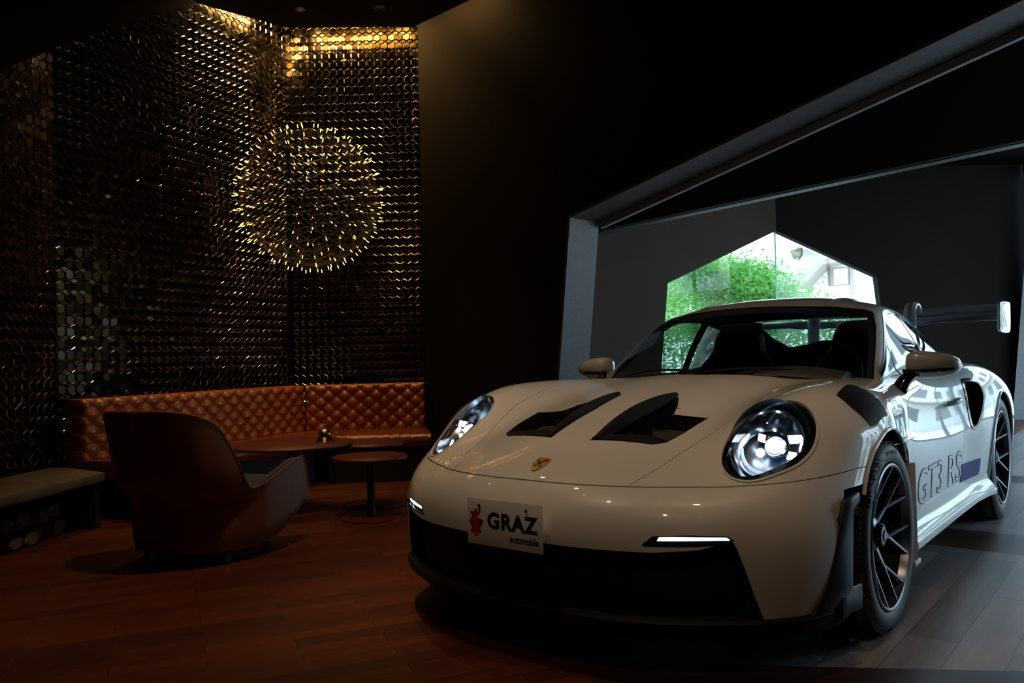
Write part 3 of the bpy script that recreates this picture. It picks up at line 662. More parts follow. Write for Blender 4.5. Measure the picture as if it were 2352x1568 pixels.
# ---- intake, splitter
inn = piece(BG, [f_off(F_OPEN, -.03)])
g_ = offset(inn.copy(), -.055)
obj('intake_grille', g_, MAT['grille_black'], car)
wl = bmesh.new()      # walls of the intake: the opening's rim run inwards
for side in (1, -1):
    rim = [(.0,.423),(.25,.4215),(.5,.418),(.62,.428),(.695,.447),(.712,.437),(.735,.36),(.768,.215)]
    P0 = []
    for x, z in smooth_path([(a, b, 0) for a, b in rim], 3) and [(p.x, p.y) for p in smooth_path([(a, b, 0) for a, b in rim], 3)]:
        h = BT.ray_cast(Vector((side * x, -2, z)), Vector((0, 1, 0)))[0]
        if h: P0.append(h)
    A = [wl.verts.new(p + Vector((0, .002, 0))) for p in P0]; B = [wl.verts.new(p + Vector((-side * .02, .075, 0))) for p in P0]
    for i in range(len(A) - 1): wl.faces.new((A[i], A[i + 1], B[i + 1], B[i]))
obj('intake_surround', solid(wl, .002), MAT['black_satin'], car)
def nose_path(z, off, x1=.9, n=40, back=-.45):
    """plan curve of the nose at height z, pushed out by off, from the right cheek to the left"""
    pts = []
    for k in range(n + 1):
        a = (k / n) * 2 - 1; ang = a * math.radians(78)
        d = Vector((math.sin(ang), -math.cos(ang), 0)); o = Vector((0, -.25, z))
        h = BT.ray_cast(o + d * 2, -d)[0]
        if h: pts.append((h.x + d.x * off, h.y + d.y * off))
    return pts
sp = nose_path(.215, .0)
sp = [p for p in sp if p[1] < -.40]
obj('front_splitter', sweep([(.010,.190),(.012,.200),(.004,.210),(-.03,.222),(-.09,.222),(-.09,.165),(-.02,.165)], sp), MAT['black_satin'], car, 25)
obj('splitter_blade', sweep([(-.025,.135),(-.02,.145),(-.12,.15),(-.12,.13)], [(x, y + .03) for x, y in sp]), MAT['black_satin'], car, 25)
vb = nose_path(.385, -.045); vb = [p for p in vb if abs(p[0]) < .60 and p[1] < -.5]
obj('intake_vane', sweep([(.0,.378),(.02,.392),(-.03,.398),(-.04,.384)], vb), MAT['black_satin'], car, 25)
fl = prism([(-.45,-.90),(.45,-.90),(.66,-.74),(.70,-.5),(.70,3.2),(-.70,3.2),(-.70,-.5),(-.66,-.74)], .03, T(0,0,.13))
obj('underbody', fl, MAT['cabin_black'], car)

# ---- lamps in the bumper
for s in (1, -1):
    d = obj('daytime_light', solid(offset(piece(BG, [half(0, s), F_DRL]), -.012), .004), MAT['black_gloss'], car)
    l = bmesh.new(); rws = []
    for k in range(31):
        t = k / 30; x = .517 + .178 * t; z1 = .4655 - .003 * t ** 3; z0 = z1 - (.0125 - .004 * t)
        x_0 = x - .006 * (k == 0)
        pp = [BT.ray_cast(Vector((s * (x_0 if zz == z0 else x), -2, zz)), Vector((0, 1, 0)))[0] for zz in (z0, z1)]
        rws.append([l.verts.new(p + Vector((0, .004, 0))) for p in pp])
    for i in range(30): l.faces.new((rws[i][0], rws[i + 1][0], rws[i + 1][1], rws[i][1]) if s > 0 else (rws[i][1], rws[i + 1][1], rws[i + 1][0], rws[i][0]))
    obj('light_strip', solid(l, .004), MAT['lamp_drl'], d)
    rim_ = offset(piece(BG, [half(0, s), F_DRL], [f_off(F_DRL, .0035)]), .0005)
    obj('lamp_frame', solid(rim_, .012), MAT['black_gloss'], d)

# ---- headlights
def headlight(s):
    hs = piece(BG, [half(0, s), F_HL])
    C0 = Vector((s * .70, -.505, .735)); nrm = Vector((s * .33, -.62, .71)).normalized()
    hl = obj('headlight', solid(offset(piece(hs, [], [f_off(F_HL, .016)]), -.003), .03), MAT['black_gloss'], car)
    hl['label'] = 'round headlight with glowing white lamps behind a clear lens'
    rimr = offset(piece(BG, [half(0, s), f_off(F_HL, -.007)], [f_off(F_HL, -.001)]), .004)
    obj('bezel', solid(rimr, .012), MAT['paint'], hl)
    ln = piece(BG, [half(0, s), f_off(F_HL, .006)])
    for v in ln.verts:   # the lens bulges out a little
        pass
    d_ = -F_HL(co_of(ln)); ln.normal_update()
    for v, q in zip(list(ln.verts), d_): v.co += v.normal * (.004 + .016 * (1 - (1 - min(q / .11, 1)) ** 2))
    obj('lens', ln, MAT['lamp_lens'], hl)
    # frame of the bowl
    zx = -nrm; xx = Vector((s * 1, 0, 0)) - nrm * (s * nrm.x); xx.normalize(); yy = zx.cross(xx)
    ctr = C0 - nrm * .005
    B = Matrix(((xx.x, yy.x, nrm.x, ctr.x), (xx.y, yy.y, nrm.y, ctr.y), (xx.z, yy.z, nrm.z, ctr.z), (0, 0, 0, 1)))
    if B.to_3x3().determinant() < 0: B = B @ SCL(1, -1, 1)
    bowl = lathe([(.134,.0),(.132,-.02),(.126,-.05),(.112,-.078),(.08,-.092),(.0,-.095)], 56)
    xf(bowl, SCL(.94, 1.42, 1)); xf(bowl, B)
    obj('bowl', bowl, MAT['lamp_bowl'], hl, 60)
    # chromed inner ring and lower reflector
    r_ = lathe([(.114,-.020),(.109,-.018),(.098,-.045),(.078,-.078),(.074,-.076),(.105,-.026)], 56, close=True); xf(r_, SCL(.98, 1.40, 1)); xf(r_, B)
    obj('reflector_ring', r_, MAT['lamp_reflector'], hl, 60)
    ax = Vector((s * .10, -1, .30)).normalized(); ay = Vector((0, 0, 1)); axx = ay.cross(ax).normalized(); ay = ax.cross(axx)
    pc = C0 + Vector((0, .042, -.028))
    Pm = Matrix(((axx.x, ay.x, ax.x, pc.x), (axx.y, ay.y, ax.y, pc.y), (axx.z, ay.z, ax.z, pc.z), (0, 0, 0, 1)))
    pr = lathe([(.0,-.06),(.036,-.055),(.037,-.01),(.034,-.004),(.031,-.006)], 32); xf(pr, Pm)
    obj('projector', pr, MAT['lamp_reflector'], hl)
    ds = lathe([(.031,-.008),(.024,.002),(.012,.007),(0,.008)], 32); xf(ds, Pm @ SCL(1, .8, 1))
    obj('projector_lens', ds, MAT['lamp_led'], hl)
    sm = lathe([(.0155,0),(.011,.006),(0,.009)], 20); xf(sm, Pm @ T(-.046 * s, -.026, .0))
    obj('small_lamp', sm, MAT['lamp_led'], hl)
    for qx, qy in ((1, 1), (-1, 1), (1, -1), (-1, -1)):
        out_ = qx * s > 0; k_ = 1.3 if out_ else .62
        if not out_ and qy < 0: continue
        P_ = [(.040 + .004 * k_, .014), (.040 + .036 * k_, .020), (.040 + .032 * k_, .044), (.040 - .002 * k_, .040)]
        c_ = (sum(p[0] for p in P_) / 4, sum(p[1] for p in P_) / 4)
        q = prism([(p[0] * qx, p[1] * qy) for p in P_], .005, Pm @ T(0, 0, -.022))
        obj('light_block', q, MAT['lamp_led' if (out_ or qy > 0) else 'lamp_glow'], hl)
        st = prism([((c_[0] + (p[0] - c_[0]) * 1.25) * qx, (c_[1] + (p[1] - c_[1]) * 1.25) * qy) for p in P_], .018, Pm @ T(0, 0, -.042))
        obj('reflector_block', st, MAT['lamp_reflector'], hl)
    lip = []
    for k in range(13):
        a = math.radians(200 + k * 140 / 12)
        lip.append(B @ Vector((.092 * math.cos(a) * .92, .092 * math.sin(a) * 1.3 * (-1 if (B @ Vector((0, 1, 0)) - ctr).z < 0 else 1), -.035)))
    obj('reflected_glow_arc', tube(lip, .006, 8), MAT['lamp_glow'], hl)  # added glowing tube imitates light reflected in the lower bowl
    cres = bmesh.new(); rr_ = []
    for k in range(25):
        a = math.radians(195 + k * 150 / 24); w_ = math.sin(PI * k / 24) ** .7
        fl = -1 if (B @ Vector((0, 1, 0)) - ctr).z < 0 else 1
        rr_.append([cres.verts.new(B @ Vector((q * math.cos(a) * .92, q * math.sin(a) * 1.36 * fl, zq))) for q, zq in ((.108, -.050), (.108 - .016 * w_, -.066), (.108 - .034 * w_, -.078))])
    for i in range(24):
        for j in range(2): cres.faces.new((rr_[i][j], rr_[i + 1][j], rr_[i + 1][j + 1], rr_[i][j + 1]))
    obj('lower_reflector', cres, MAT['lamp_reflector'], hl, 60)
for s in (1, -1):
    headlight(s)
    l_ = lamp('headlight_glow', 'POINT', (s * .70, -.515, .722), .16, (.62, .82, 1.0), None, .012); l_.parent = car

# ---- bonnet outlets
def vent(s):
    v = obj('hood_vent', offset(piece(BG, [half(0, s), f_off(F_VENT, -.02)]), -.055), MAT['grille_black'], car)
    V = smooth_path([(a, b, 0) for a, b in VENT], 1, True)
    wall = bmesh.new(); top = []; bot = []
    Vd = []
    for i in range(len(VENT)):
        a, b = VENT[i], VENT[(i + 1) % len(VENT)]
        for k in range(6): Vd.append((a[0] + (b[0] - a[0]) * k / 6, a[1] + (b[1] - a[1]) * k / 6))
    for x, y in Vd:
        h = BT.ray_cast(Vector((s * x, y, 2)), Vector((0, 0, -1)))[0]
        cx, cy = .22, -.40
        top.append(wall.verts.new(h + Vector((0, 0, .001))))
        bot.append(wall.verts.new(h + Vector((s * (cx - x) * .12, (cy - y) * .12, -.07))))
    n = len(top)
    for i in range(n): wall.faces.new((top[i], top[(i + 1) % n], bot[(i + 1) % n], bot[i]))
    obj('vent_surround', solid(wall, .003), MAT['black_satin'], v)
    # raised fin along the inner edge, and the bowed deflector in front
    fin = bmesh.new(); rows = []
    for k in range(15):
        t = k / 14; y = -.655 + t * .56; x = .094 + .034 * t ** 1.6; w = .034 + .010 * math.sin(PI * t)
        z = BT.ray_cast(Vector((s * x, y, 2)), Vector((0, 0, -1)))[0].z
        up = .004 + .026 * math.sin(PI * min(1, t * .9 + .02)) ** .8
        rows.append([fin.verts.new((s * (x - .004), y, z + .001)), fin.verts.new((s * (x + .004), y, z + up)), fin.verts.new((s * (x + w * .6), y, z + up * .9)), fin.verts.new((s * (x + w), y, z - .012))])
    for i in range(14):
        for j in range(3): fin.faces.new((rows[i][j], rows[i][j + 1], rows[i + 1][j + 1], rows[i + 1][j]))
    bmesh.ops.recalc_face_normals(fin, faces=fin.faces)
    obj('vent_fin', solid(fin, .004), MAT['black_satin'], v)
    for k, (fx, fy, ln_) in enumerate(((.205, -.30, .12), (.185, -.40, .10), (.17, -.50, .08))):
        z = BT.ray_cast(Vector((s * fx, fy, 2)), Vector((0, 0, -1)))[0].z
        q = prism([(0, 0), (ln_, .0), (ln_ * .8, .05), (0, .062)], .004, T(s * fx, fy, z - .052) @ RZ(math.radians(90 if s > 0 else 90) + s * -.9) @ RX(PI / 2))
        obj('vent_blade', q, MAT['black_satin'], v)
    lipm = bmesh.new(); rows = []
    for k in range(11):
        t = k / 10; x = .10 + .24 * t; y0 = -.652 + .03 * t
        z = BT.ray_cast(Vector((s * x, y0, 2)), Vector((0, 0, -1)))[0].z
        dpt = .11 * (math.sin(PI * (.12 + .8 * t))) ** .7
        rows.append([lipm.verts.new((s * x, y0, z - .002)), lipm.verts.new((s * (x + .01), y0 + dpt * .5, z + .012)), lipm.verts.new((s * (x + .015), y0 + dpt, z + .002 + dpt * .06)), lipm.verts.new((s * (x + .015), y0 + dpt + .01, z - .04))])
    for i in range(10):
        for j in range(3): lipm.faces.new((rows[i][j], rows[i][j + 1], rows[i + 1][j + 1], rows[i + 1][j]))
    bmesh.ops.recalc_face_normals(lipm, faces=lipm.faces)
    obj('vent_lip', lipm, MAT['black_satin'], v, 60)
for s in (1, -1): vent(s)

# ---- crest
def xf_(bm, M): xf(bm, M); return bm
def cut_grid(bm, step=.03):
    xs = [v.co.x for v in bm.verts]; ys = [v.co.y for v in bm.verts]
    for ax_, lo, hi in ((0, min(xs), max(xs)), (1, min(ys), max(ys))):
        q = lo + step
        while q < hi:
            n_ = Vector((1, 0, 0)) if ax_ == 0 else Vector((0, 1, 0))
            bmesh.ops.bisect_plane(bm, geom=bm.verts[:] + bm.edges[:] + bm.faces[:], plane_co=n_ * q, plane_no=n_); q += step
    return bm
shield = smoothpoly([(0,.032),(.012,.033),(.0235,.028),(.0245,.012),(.022,-.008),(.013,-.026),(0,-.036),(-.013,-.026),(-.022,-.008),(-.0245,.012),(-.0235,.028),(-.012,.033)], 3)
def on_hood(bm, cx, cy, off):
    for v in bm.verts:
        h = BT.ray_cast(Vector((cx + v.co.x, cy + v.co.y, 2)), Vector((0, 0, -1)))
        v.co = h[0] + Vector((0, -.42, .907)) * (off + .0015 + v.co.z)
    return bm
cr = obj('crest_badge', on_hood(cut_grid(xf_(prism(shield, .004), SCL(1.18, 1.18, 1)), .012), 0, -.858, .001), MAT['crest_gold'], car)
red = bmesh.new()
for sx, sy in ((1, 1), (-1, -1)):
    for k in range(4):
        x0 = sx * (.0035 + k * .0048); x1 = x0 + sx * .0036
        y0, y1 = (.006, .024) if sy > 0 else (-.007, -.022 + k * .006)
        if abs(x1) < .024: prism([(x0, y0), (x1, y0), (x1, y1), (x0, y1)] if sx * (y1 - y0) > 0 else [(x0, y1), (x1, y1), (x1, y0), (x0, y0)], .001, T(0, 0, .003), red)
obj('crest_stripes', on_hood(xf_(red, SCL(1.18, 1.18, 1)), 0, -.858, .002), MAT['crest_red'], cr)
blk = bmesh.new()
for sx, sy in ((-1, 1), (1, -1)):
    for k in range(2): prism([(sx * .004, sy * (.008 + k * .008)), (sx * .018, sy * (.009 + k * .008)), (sx * .018, sy * (.012 + k * .008)), (sx * .004, sy * (.011 + k * .008))][::1 if sx * sy > 0 else -1], .001, T(0, 0, .003), blk)
prism(smoothpoly([(-.007,.007),(.007,.007),(.006,-.004),(0,-.009),(-.006,-.004)], 2), .002, T(0, 0, .003), blk)
obj('crest_detail', on_hood(xf_(blk, SCL(1.18, 1.18, 1)), 0, -.858, .002), MAT['plate_black'], cr)

# ---- licence plate
PZ, PY = .468, -1.068
pl = obj('license_plate', box(-.163, .163, -.002, .0, -.079, .079, .0008), MAT['plate_white'], car, loc=(.002, PY, PZ))
def on_plate(bm, x, z, m, name):
    xf(bm, T(x, -.0024, z) @ RX(PI / 2)); return obj(name, bm, m, pl)
on_plate(text_bm('GRAZ', .073, .0002, .0032, 'LEFT', 1.03, 1.10), -.072, -.016, MAT['plate_black'], 'lettering')
on_plate(text_bm('automobile', .033, .0002, .0012, 'RIGHT', .80), .146, -.055, MAT['plate_black'], 'lettering')
dots = bmesh.new()
for r0 in range(-5, 7):
    for q in range(-5, 6):
        x_, z_ = .0118 * (q + .5 * (r0 % 2)), .0102 * r0
        if (x_ / .027) ** 2 + (z_ / .041) ** 2 < 1 and not (x_ > .006 and z_ > .012): cyl(.0064, .0064, .0003, 14, T(-.124 + x_, -.004 + z_, -.0002), dots)
for x_, z_ in ((.012, .030), (.017, .040), (.017, .050), (.024, -.002), (.029, .006)): cyl(.0060, .0060, .0003, 14, T(-.124 + x_, -.004 + z_, -.0002), dots)
on_plate(dots, 0, 0, MAT['plate_red'], 'berry_logo')
for sx in (-.107, .098):
    on_plate(cyl(.006, .005, .003, 14), sx, .056, MAT['chrome'], 'screw')
obj('plate_bracket', box(-.11, .11, -1.062, -1.02, PZ - .06, PZ + .06, .004), MAT['black_satin'], car)

# ---- cabin: glass, roof, trims
F_WS = f_max(poly_sd([(-.5,.80),(.745,.80),(.716,.885),(.694,.95),(.664,1.05),(.632,1.14),(.600,1.198),(.585,1.215),(.55,1.228),(.40,1.25),(.14,1.262),(-.01,1.264),(-.5,1.264)], 0, 2, True), ylt(1.26))
F_SW = f_max(poly_sd(smoothpoly([(.775,.892),(.90,.97),(1.06,1.072),(1.20,1.158),(1.29,1.202),(1.40,1.222),(1.6,1.224),(1.8,1.202),(2.0,1.162),(2.2,1.104),(2.38,1.038),(2.50,.97),(2.47,.925),(2.2,.905),(1.7,.896),(1.2,.890)], 3), 1, 2), lambda C_: .5 - np.abs(C_[:, 0]))
F_RW = f_max(poly_sd([(-.5,1.98),(.36,2.0),(.42,2.1),(.44,2.5),(.40,2.72),(-.01,2.76),(-.5,2.76)], 0, 1, True), zgt(.9))
roofc = piece(CG, [], [F_WS, F_SW, F_RW])
obj('roof', solid(roofc.copy(), .006), MAT['paint'], car)
obj('headliner', offset(roofc, -.02), MAT['cabin_black'], car)
obj('windshield', offset(piece(CG, [F_WS]), -.002), MAT['car_glass'], car)
obj('windshield_frit', solid(offset(piece(CG, [F_WS], [f_max(f_off(F_WS, .022), zlt(1.225))]), -.003), .003), MAT['cabin_black'], car)
obj('rear_window', offset(piece(CG, [F_RW]), -.002), MAT['car_glass'], car)
for s in (1, -1):
    w = obj('side_window', offset(piece(CG, [half(0, s), F_SW]), -.003), MAT['side_glass'], car)
    obj('window_seal', solid(offset(piece(CG, [half(0, s), f_off(F_SW, -.004)], [f_off(F_SW, .010)]), .002), .008), MAT['black_gloss'], w)
    obj('bright_trim', solid(offset(piece(CG, [half(0, s), f_off(F_SW, -.010)], [f_off(F_SW, -.004)]), .003), .006), MAT['trim_metal'], w)
    bp = piece(CG, [half(0, s), F_SW, ygt(1.66), ylt(1.73)])
    obj('quarter_post', solid(offset(bp, -.001), .01), MAT['black_gloss'], w)
for s in (1, -1):
    fn = bmesh.new(); rr = []
    for k in range(17):
        t = k / 16; y = 1.12 + t * .95; x = s * (.36 - .02 * t)
        z = CT.ray_cast(Vector((x, y, 3)), Vector((0, 0, -1)))[0].z; hgt = .009 * math.sin(PI * min(1, t * 1.0)) ** .7 + .0005
        rr.append([fn.verts.new((x - .020, y, z - .002)), fn.verts.new((x - .006, y, z + hgt)), fn.verts.new((x + .006, y, z + hgt)), fn.verts.new((x + .020, y, z - .002))])
    for i in range(16):
        for j in range(3): fn.faces.new((rr[i][j], rr[i][j + 1], rr[i + 1][j + 1], rr[i + 1][j]))
    obj('roof_rib', fn, MAT['paint'], car, 60)
# wipers
wp = bmesh.new()
for x0, y0, x1, y1 in ((.55, .53, .02, .405), (-.02, .41, -.52, .50)):
    pts = []
    for k in range(10):
        t = k / 9; x = x0 + (x1 - x0) * t; y = y0 + (y1 - y0) * t + .028
        h = CT.ray_cast(Vector((x, y, 3)), Vector((0, 0, -1)))[0]
        if h: pts.append(h + Vector((0, -.012, .012)))
    if len(pts) > 2: tube(pts, .006, 8, wp)
obj('wiper', wp, MAT['black_satin'], car)

# ---- interior
obj('dashboard', join(box(-.66, .66, .62, 1.02, .70, .885, .05, 3), sweep([(0,0),(.0,.03),(-.10,.045),(-.22,.02),(-.24,0)], [(.62, .70, .885), (.50, .69, .905), (.37, .69, .915), (.24, .69, .905), (.12, .70, .885)])), MAT['leather_brown_seat'], car, 60)
stw = bmesh.new(); ring = [Vector((.178 * math.cos(a), .178 * math.sin(a), 0)) for a in np.linspace(0, 2 * PI, 49)[:-1]]
tube(ring, .016, 10, stw, closed=True); cyl(.06, .05, .04, 24, T(0, 0, -.03), stw)
for a in (0, PI, -PI / 2): box(.04, .17, -.016, .016, -.012, .004, .004, 1, stw, RZ(a))
xf(stw, T(.37, 1.06, .90) @ RX(math.radians(66)))
obj('steering_wheel', stw, MAT['black_satin'], car, 50)
for sx in (.37, -.37):
    st = bmesh.new()
    def sec(z, w, y, th): return [(-w, y + .05, z), (-w * .96, y - .03, z), (-w * .6, y, z), (w * .6, y, z), (w * .96, y - .03, z), (w, y + .05, z), (w * .6, y + th, z), (-w * .6, y + th, z)]
    S = [sec(.42, .25, 1.50, .12), sec(.60, .26, 1.56, .12), sec(.78, .265, 1.62, .11), sec(.90, .25, 1.67, .10), sec(.97, .20, 1.70, .09), sec(1.03, .16, 1.72, .08), sec(1.10, .15, 1.735, .08), sec(1.15, .125, 1.75, .07), sec(1.175, .07, 1.76, .05)]
    R_ = [[st.verts.new((sx + p[0], p[1], p[2])) for p in q] for q in S]
    for i in range(len(R_) - 1):
        for j in range(8): st.faces.new((R_[i][j], R_[i][(j + 1) % 8], R_[i + 1][(j + 1) % 8], R_[i + 1][j]))
    st.faces.new(R_[-1]); st.faces.new(R_[0][::-1])
    bmesh.ops.recalc_face_normals(st, faces=st.faces); bmesh.ops.subdivide_edges(st, edges=st.edges, cuts=1, use_grid_fill=True, smooth=.6)
    join(st, box(sx - .24, sx + .24, 1.05, 1.56, .38, .52, .05, 3))
    obj('seat', st, MAT['leather_brown_seat'], car, 70)
cg = bmesh.new()
for s in (1, -1):
    tube(smooth_path([(s * .60, 2.0, .55), (s * .585, 1.98, .95), (s * .52, 1.95, 1.17), (s * .35, 1.93, 1.235), (0, 1.93, 1.245)], 6), .021, 12, cg)
    tube([(s * .52, 1.95, 1.16), (s * .46, 2.6, .80)], .019, 12, cg)
tube([(.58, 1.98, .80), (-.58, 1.98, .80)], .019, 12, cg); tube([(.50, 1.95, 1.18), (-.55, 1.98, .70)], .019, 12, cg)
obj('roll_cage', cg, MAT['dark_satin_metal'], car, 60)
obj('rear_view_mirror', box(-.115, .115, .90, .93, 1.115, 1.175, .015, 3), MAT['cabin_black'], car)
obj('cabin_tub', join(join(box(-.66, .66, .55, 2.9, .30, .34), box(-.69, -.66, .6, 2.8, .30, .86)), join(box(.66, .69, .6, 2.8, .30, .86), box(-.66, .66, 2.0, 2.9, .34, .86, .05))), MAT['cabin_black'], car)

# ---- mirrors
def mirror(s):
    m = bmesh.new(); n = 18; rings = []
    for i in range(n + 1):
        t = i / n; x = .795 + .232 * t
        e = (math.sin(PI * (.06 + .94 * t) ** .62)) if t < 1 else 0
        e = max(0, 1 - abs(2 * (t ** .8) - 1) ** 3.2) ** .5
        hz = .067 * e * (1.04 - .30 * t); hy = .075 * e
        zc = .951 - .004 * t; yc = .91 + .02 * t
        rings.append([m.verts.new((s * x, yc + hy * math.copysign(abs(math.cos(a)) ** .8, math.cos(a)), zc + hz * math.copysign(abs(math.sin(a)) ** .85, math.sin(a)))) for a in np.linspace(0, 2 * PI, 29)[:-1]])
    for i in range(n):
        for k in range(28):
            try: m.faces.new((rings[i][k], rings[i][(k + 1) % 28], rings[i + 1][(k + 1) % 28], rings[i + 1][k]))
            except ValueError: pass
    bmesh.ops.remove_doubles(m, verts=m.verts, dist=.0005); bmesh.ops.recalc_face_normals(m, faces=m.faces)
    mm = obj('side_mirror', m, MAT['paint'], car, 70)
    b = bmesh.new(); pth = [(s * .790, .80, .835), (s * .805, .83, .875), (s * .838, .875, .913), (s * .90, .905, .920), (s * .98, .915, .928)]
    tube(smooth_path(pth, 5), [.048 - .0011 * i for i in range(21)], 12, b, sx=.62, sy=1)
    obj('mirror_stalk', b, MAT['black_gloss'], mm, 60)
    bd = bmesh.new(); tube(smooth_path([(s * .80, .845, .922), (s * .86, .832, .921), (s * .94, .845, .925), (s * 1.0, .885, .932)], 5), .009, 8, bd)
    obj('mirror_band', bd, MAT['black_gloss'], mm)
for s in (1, -1): mirror(s)

# ---- wheels
def arc_text(txt, r, size, a0, x, bold=.0012, depth=.0012):
    t = text_bm(txt, size, depth, bold, 'LEFT')
    for v in t.verts:
        a = a0 - v.co.x / r; rr = r + v.co.y
        v.co = Vector((x + v.co.z, rr * math.cos(a), rr * math.sin(a)))
    return t
def wheel(s, y, R, rr, width, lettering):
    """axis along X; local x=0 is the outer face, built for +X and mirrored by rotation"""
    w = thing('wheel', None, None); w.parent = car; w.location = (s * .948, y, R); w.rotation_euler = (0, 0, 0 if s > 0 else PI)
    RYm = RY(PI / 2)
    k = rr / .267
    prof = [(rr - .006,-.03),(rr + .002,-.008),(rr + .012,.0),((rr + R) / 2 + .005,.004),(R - .022,-.004),(R - .008,-.018),(R,-.036)]
    for g0 in (.08, .125, .17, .215):
        if g0 < width - .05: prof += [(R + .001, -g0 + .006), (R - .007, -g0 + .005), (R - .007, -g0 - .005), (R + .001, -g0 - .006)]
    prof += [(R, -width + .036), (R - .015, -width + .01), ((rr + R) / 2, -width), (rr - .006, -width + .03)]
    tb = lathe(prof, 96, RYm, close=True)
    for q in range(110):
        a = 2 * PI * q / 110; box(-.038, -.014, -.0018, .0018, R - .010, R + .0004, 0, 1, tb, RX(a))
    ty = obj('tyre', tb, MAT['rubber'], w, 40)
    if lettering:
        obj('tyre_lettering', arc_text('MICHELIN', R - .052, .047, math.radians(152), .0050), MAT['plate_black'], ty); obj('tyre_lettering', arc_text('PILOT SPORT', R - .046, .022, math.radians(100), .0050, .0004), MAT['plate_black'], ty)
    rim = obj('rim', lathe([(rr,-.006),(rr + .002,.0),(rr - .004,.003),(rr - .010,.0),(rr - .013,-.012),(rr - .016,-.03),(rr - .006,-.03)], 96, RYm, close=True), MAT['wheel_metal'], w, 40)
    obj('rim_barrel', lathe([(rr - .016,-.028),(rr - .018,-.05),(rr - .03,-.09),(rr - .03,-width + .03),(rr,-width + .02),(rr - .008,-.03)], 96, RYm, close=True), MAT['cabin_black'], rim, 40)
    sk = bmesh.new()
    def bar(p0, p1, w0, w1, d0, d1, bm):
        p0, p1 = Vector(p0), Vector(p1); t = (p1 - p0).normalized(); sd = t.cross(Vector((1, 0, 0))).normalized(); nn = sd.cross(t)
        if nn.x < 0: nn = -nn
        V = []
        for p, w_, d_ in ((p0, w0, d0), (p1, w1, d1)):
            V.append([bm.verts.new(p + sd * w_ + nn * -d_), bm.verts.new(p + sd * w_ - nn * .002), bm.verts.new(p + sd * w_ * .55 + nn * .002), bm.verts.new(p - sd * w_ * .55 + nn * .002), bm.verts.new(p - sd * w_ - nn * .002), bm.verts.new(p - sd * w_ - nn * d_)])
        for j in range(6): bm.faces.new((V[0][j], V[0][(j + 1) % 6], V[1][(j + 1) % 6], V[1][j]))
        bm.faces.new(V[0][::-1]); bm.faces.new(V[1])
    def pol(r, a, x): return (x, r * math.cos(a), r * math.sin(a))
    xo, xi = -.010, -.062
    for q in range(7):
        a = math.radians(90 + q * 360 / 7)
        bar(pol(.045 * k, a, xi - .004), pol(.145 * k, a, -.046), .017, .011, .03, .024, sk)
        for e in (1, -1): bar(pol(.138 * k, a, -.047), pol(rr - .003, a + e * math.radians(12.4), -.003), .0085, .0065, .022, .018, sk)
    bmesh.ops.recalc_face_normals(sk, faces=sk.faces)
    obj('spokes', sk, MAT['wheel_metal'], rim, 30)
    hb = lathe([(0,-.075),(.062,-.075),(.060,-.060),(.048,-.052),(.044,-.050),(.043,-.062),(0,-.062)], 40, RYm)
    obj('hub', hb, MAT['wheel_metal'], rim)
    nut = lathe([(.0,-.022),(.018,-.022),(.022,-.026),(.034,-.028),(.037,-.034),(.037,-.062),(0,-.062)], 24, RYm)
    for q in range(12): box(-.052, -.030, -.004, .004, .034, .041, .001, 1, nut, RX(2 * PI * q / 12))
    obj('center_lock', nut, MAT['black_gloss'], rim)
    obj('brake_disc', lathe([(.06,-.13),(.195,-.13),(.195,-.155),(.06,-.155)], 64, RYm, close=True), MAT['black_gloss'], w)
    obj('wheel_back', lathe([(0,-.17),(rr - .035,-.17),(rr - .035,-.19),(0,-.19)], 40, RYm), MAT['cabin_black'], w)
    return w
for s in (1, -1):
    wheel(s, 0, .345, .262, .275, s > 0); wheel(s, 2.457, .365, .275, .33, False)
for cy, cz, r, xi in ((0, .35, .40, .60), (2.457, .36, .41, .56)):
    for s in (1, -1):
        al = bmesh.new(); A = []
        for k in range(41):
            a = math.radians(-35 + k * 250 / 40)
            A.append([al.verts.new((s * x, cy + rr_ * math.cos(a), cz + rr_ * math.sin(a))) for x, rr_ in ((.915, r), (xi, r), (xi, .02))])
        for i in range(40):
            for j in range(2): al.faces.new((A[i][j], A[i][j + 1], A[i + 1][j + 1], A[i + 1][j]))
        obj('wheel_well', al, MAT['cabin_black'], car)

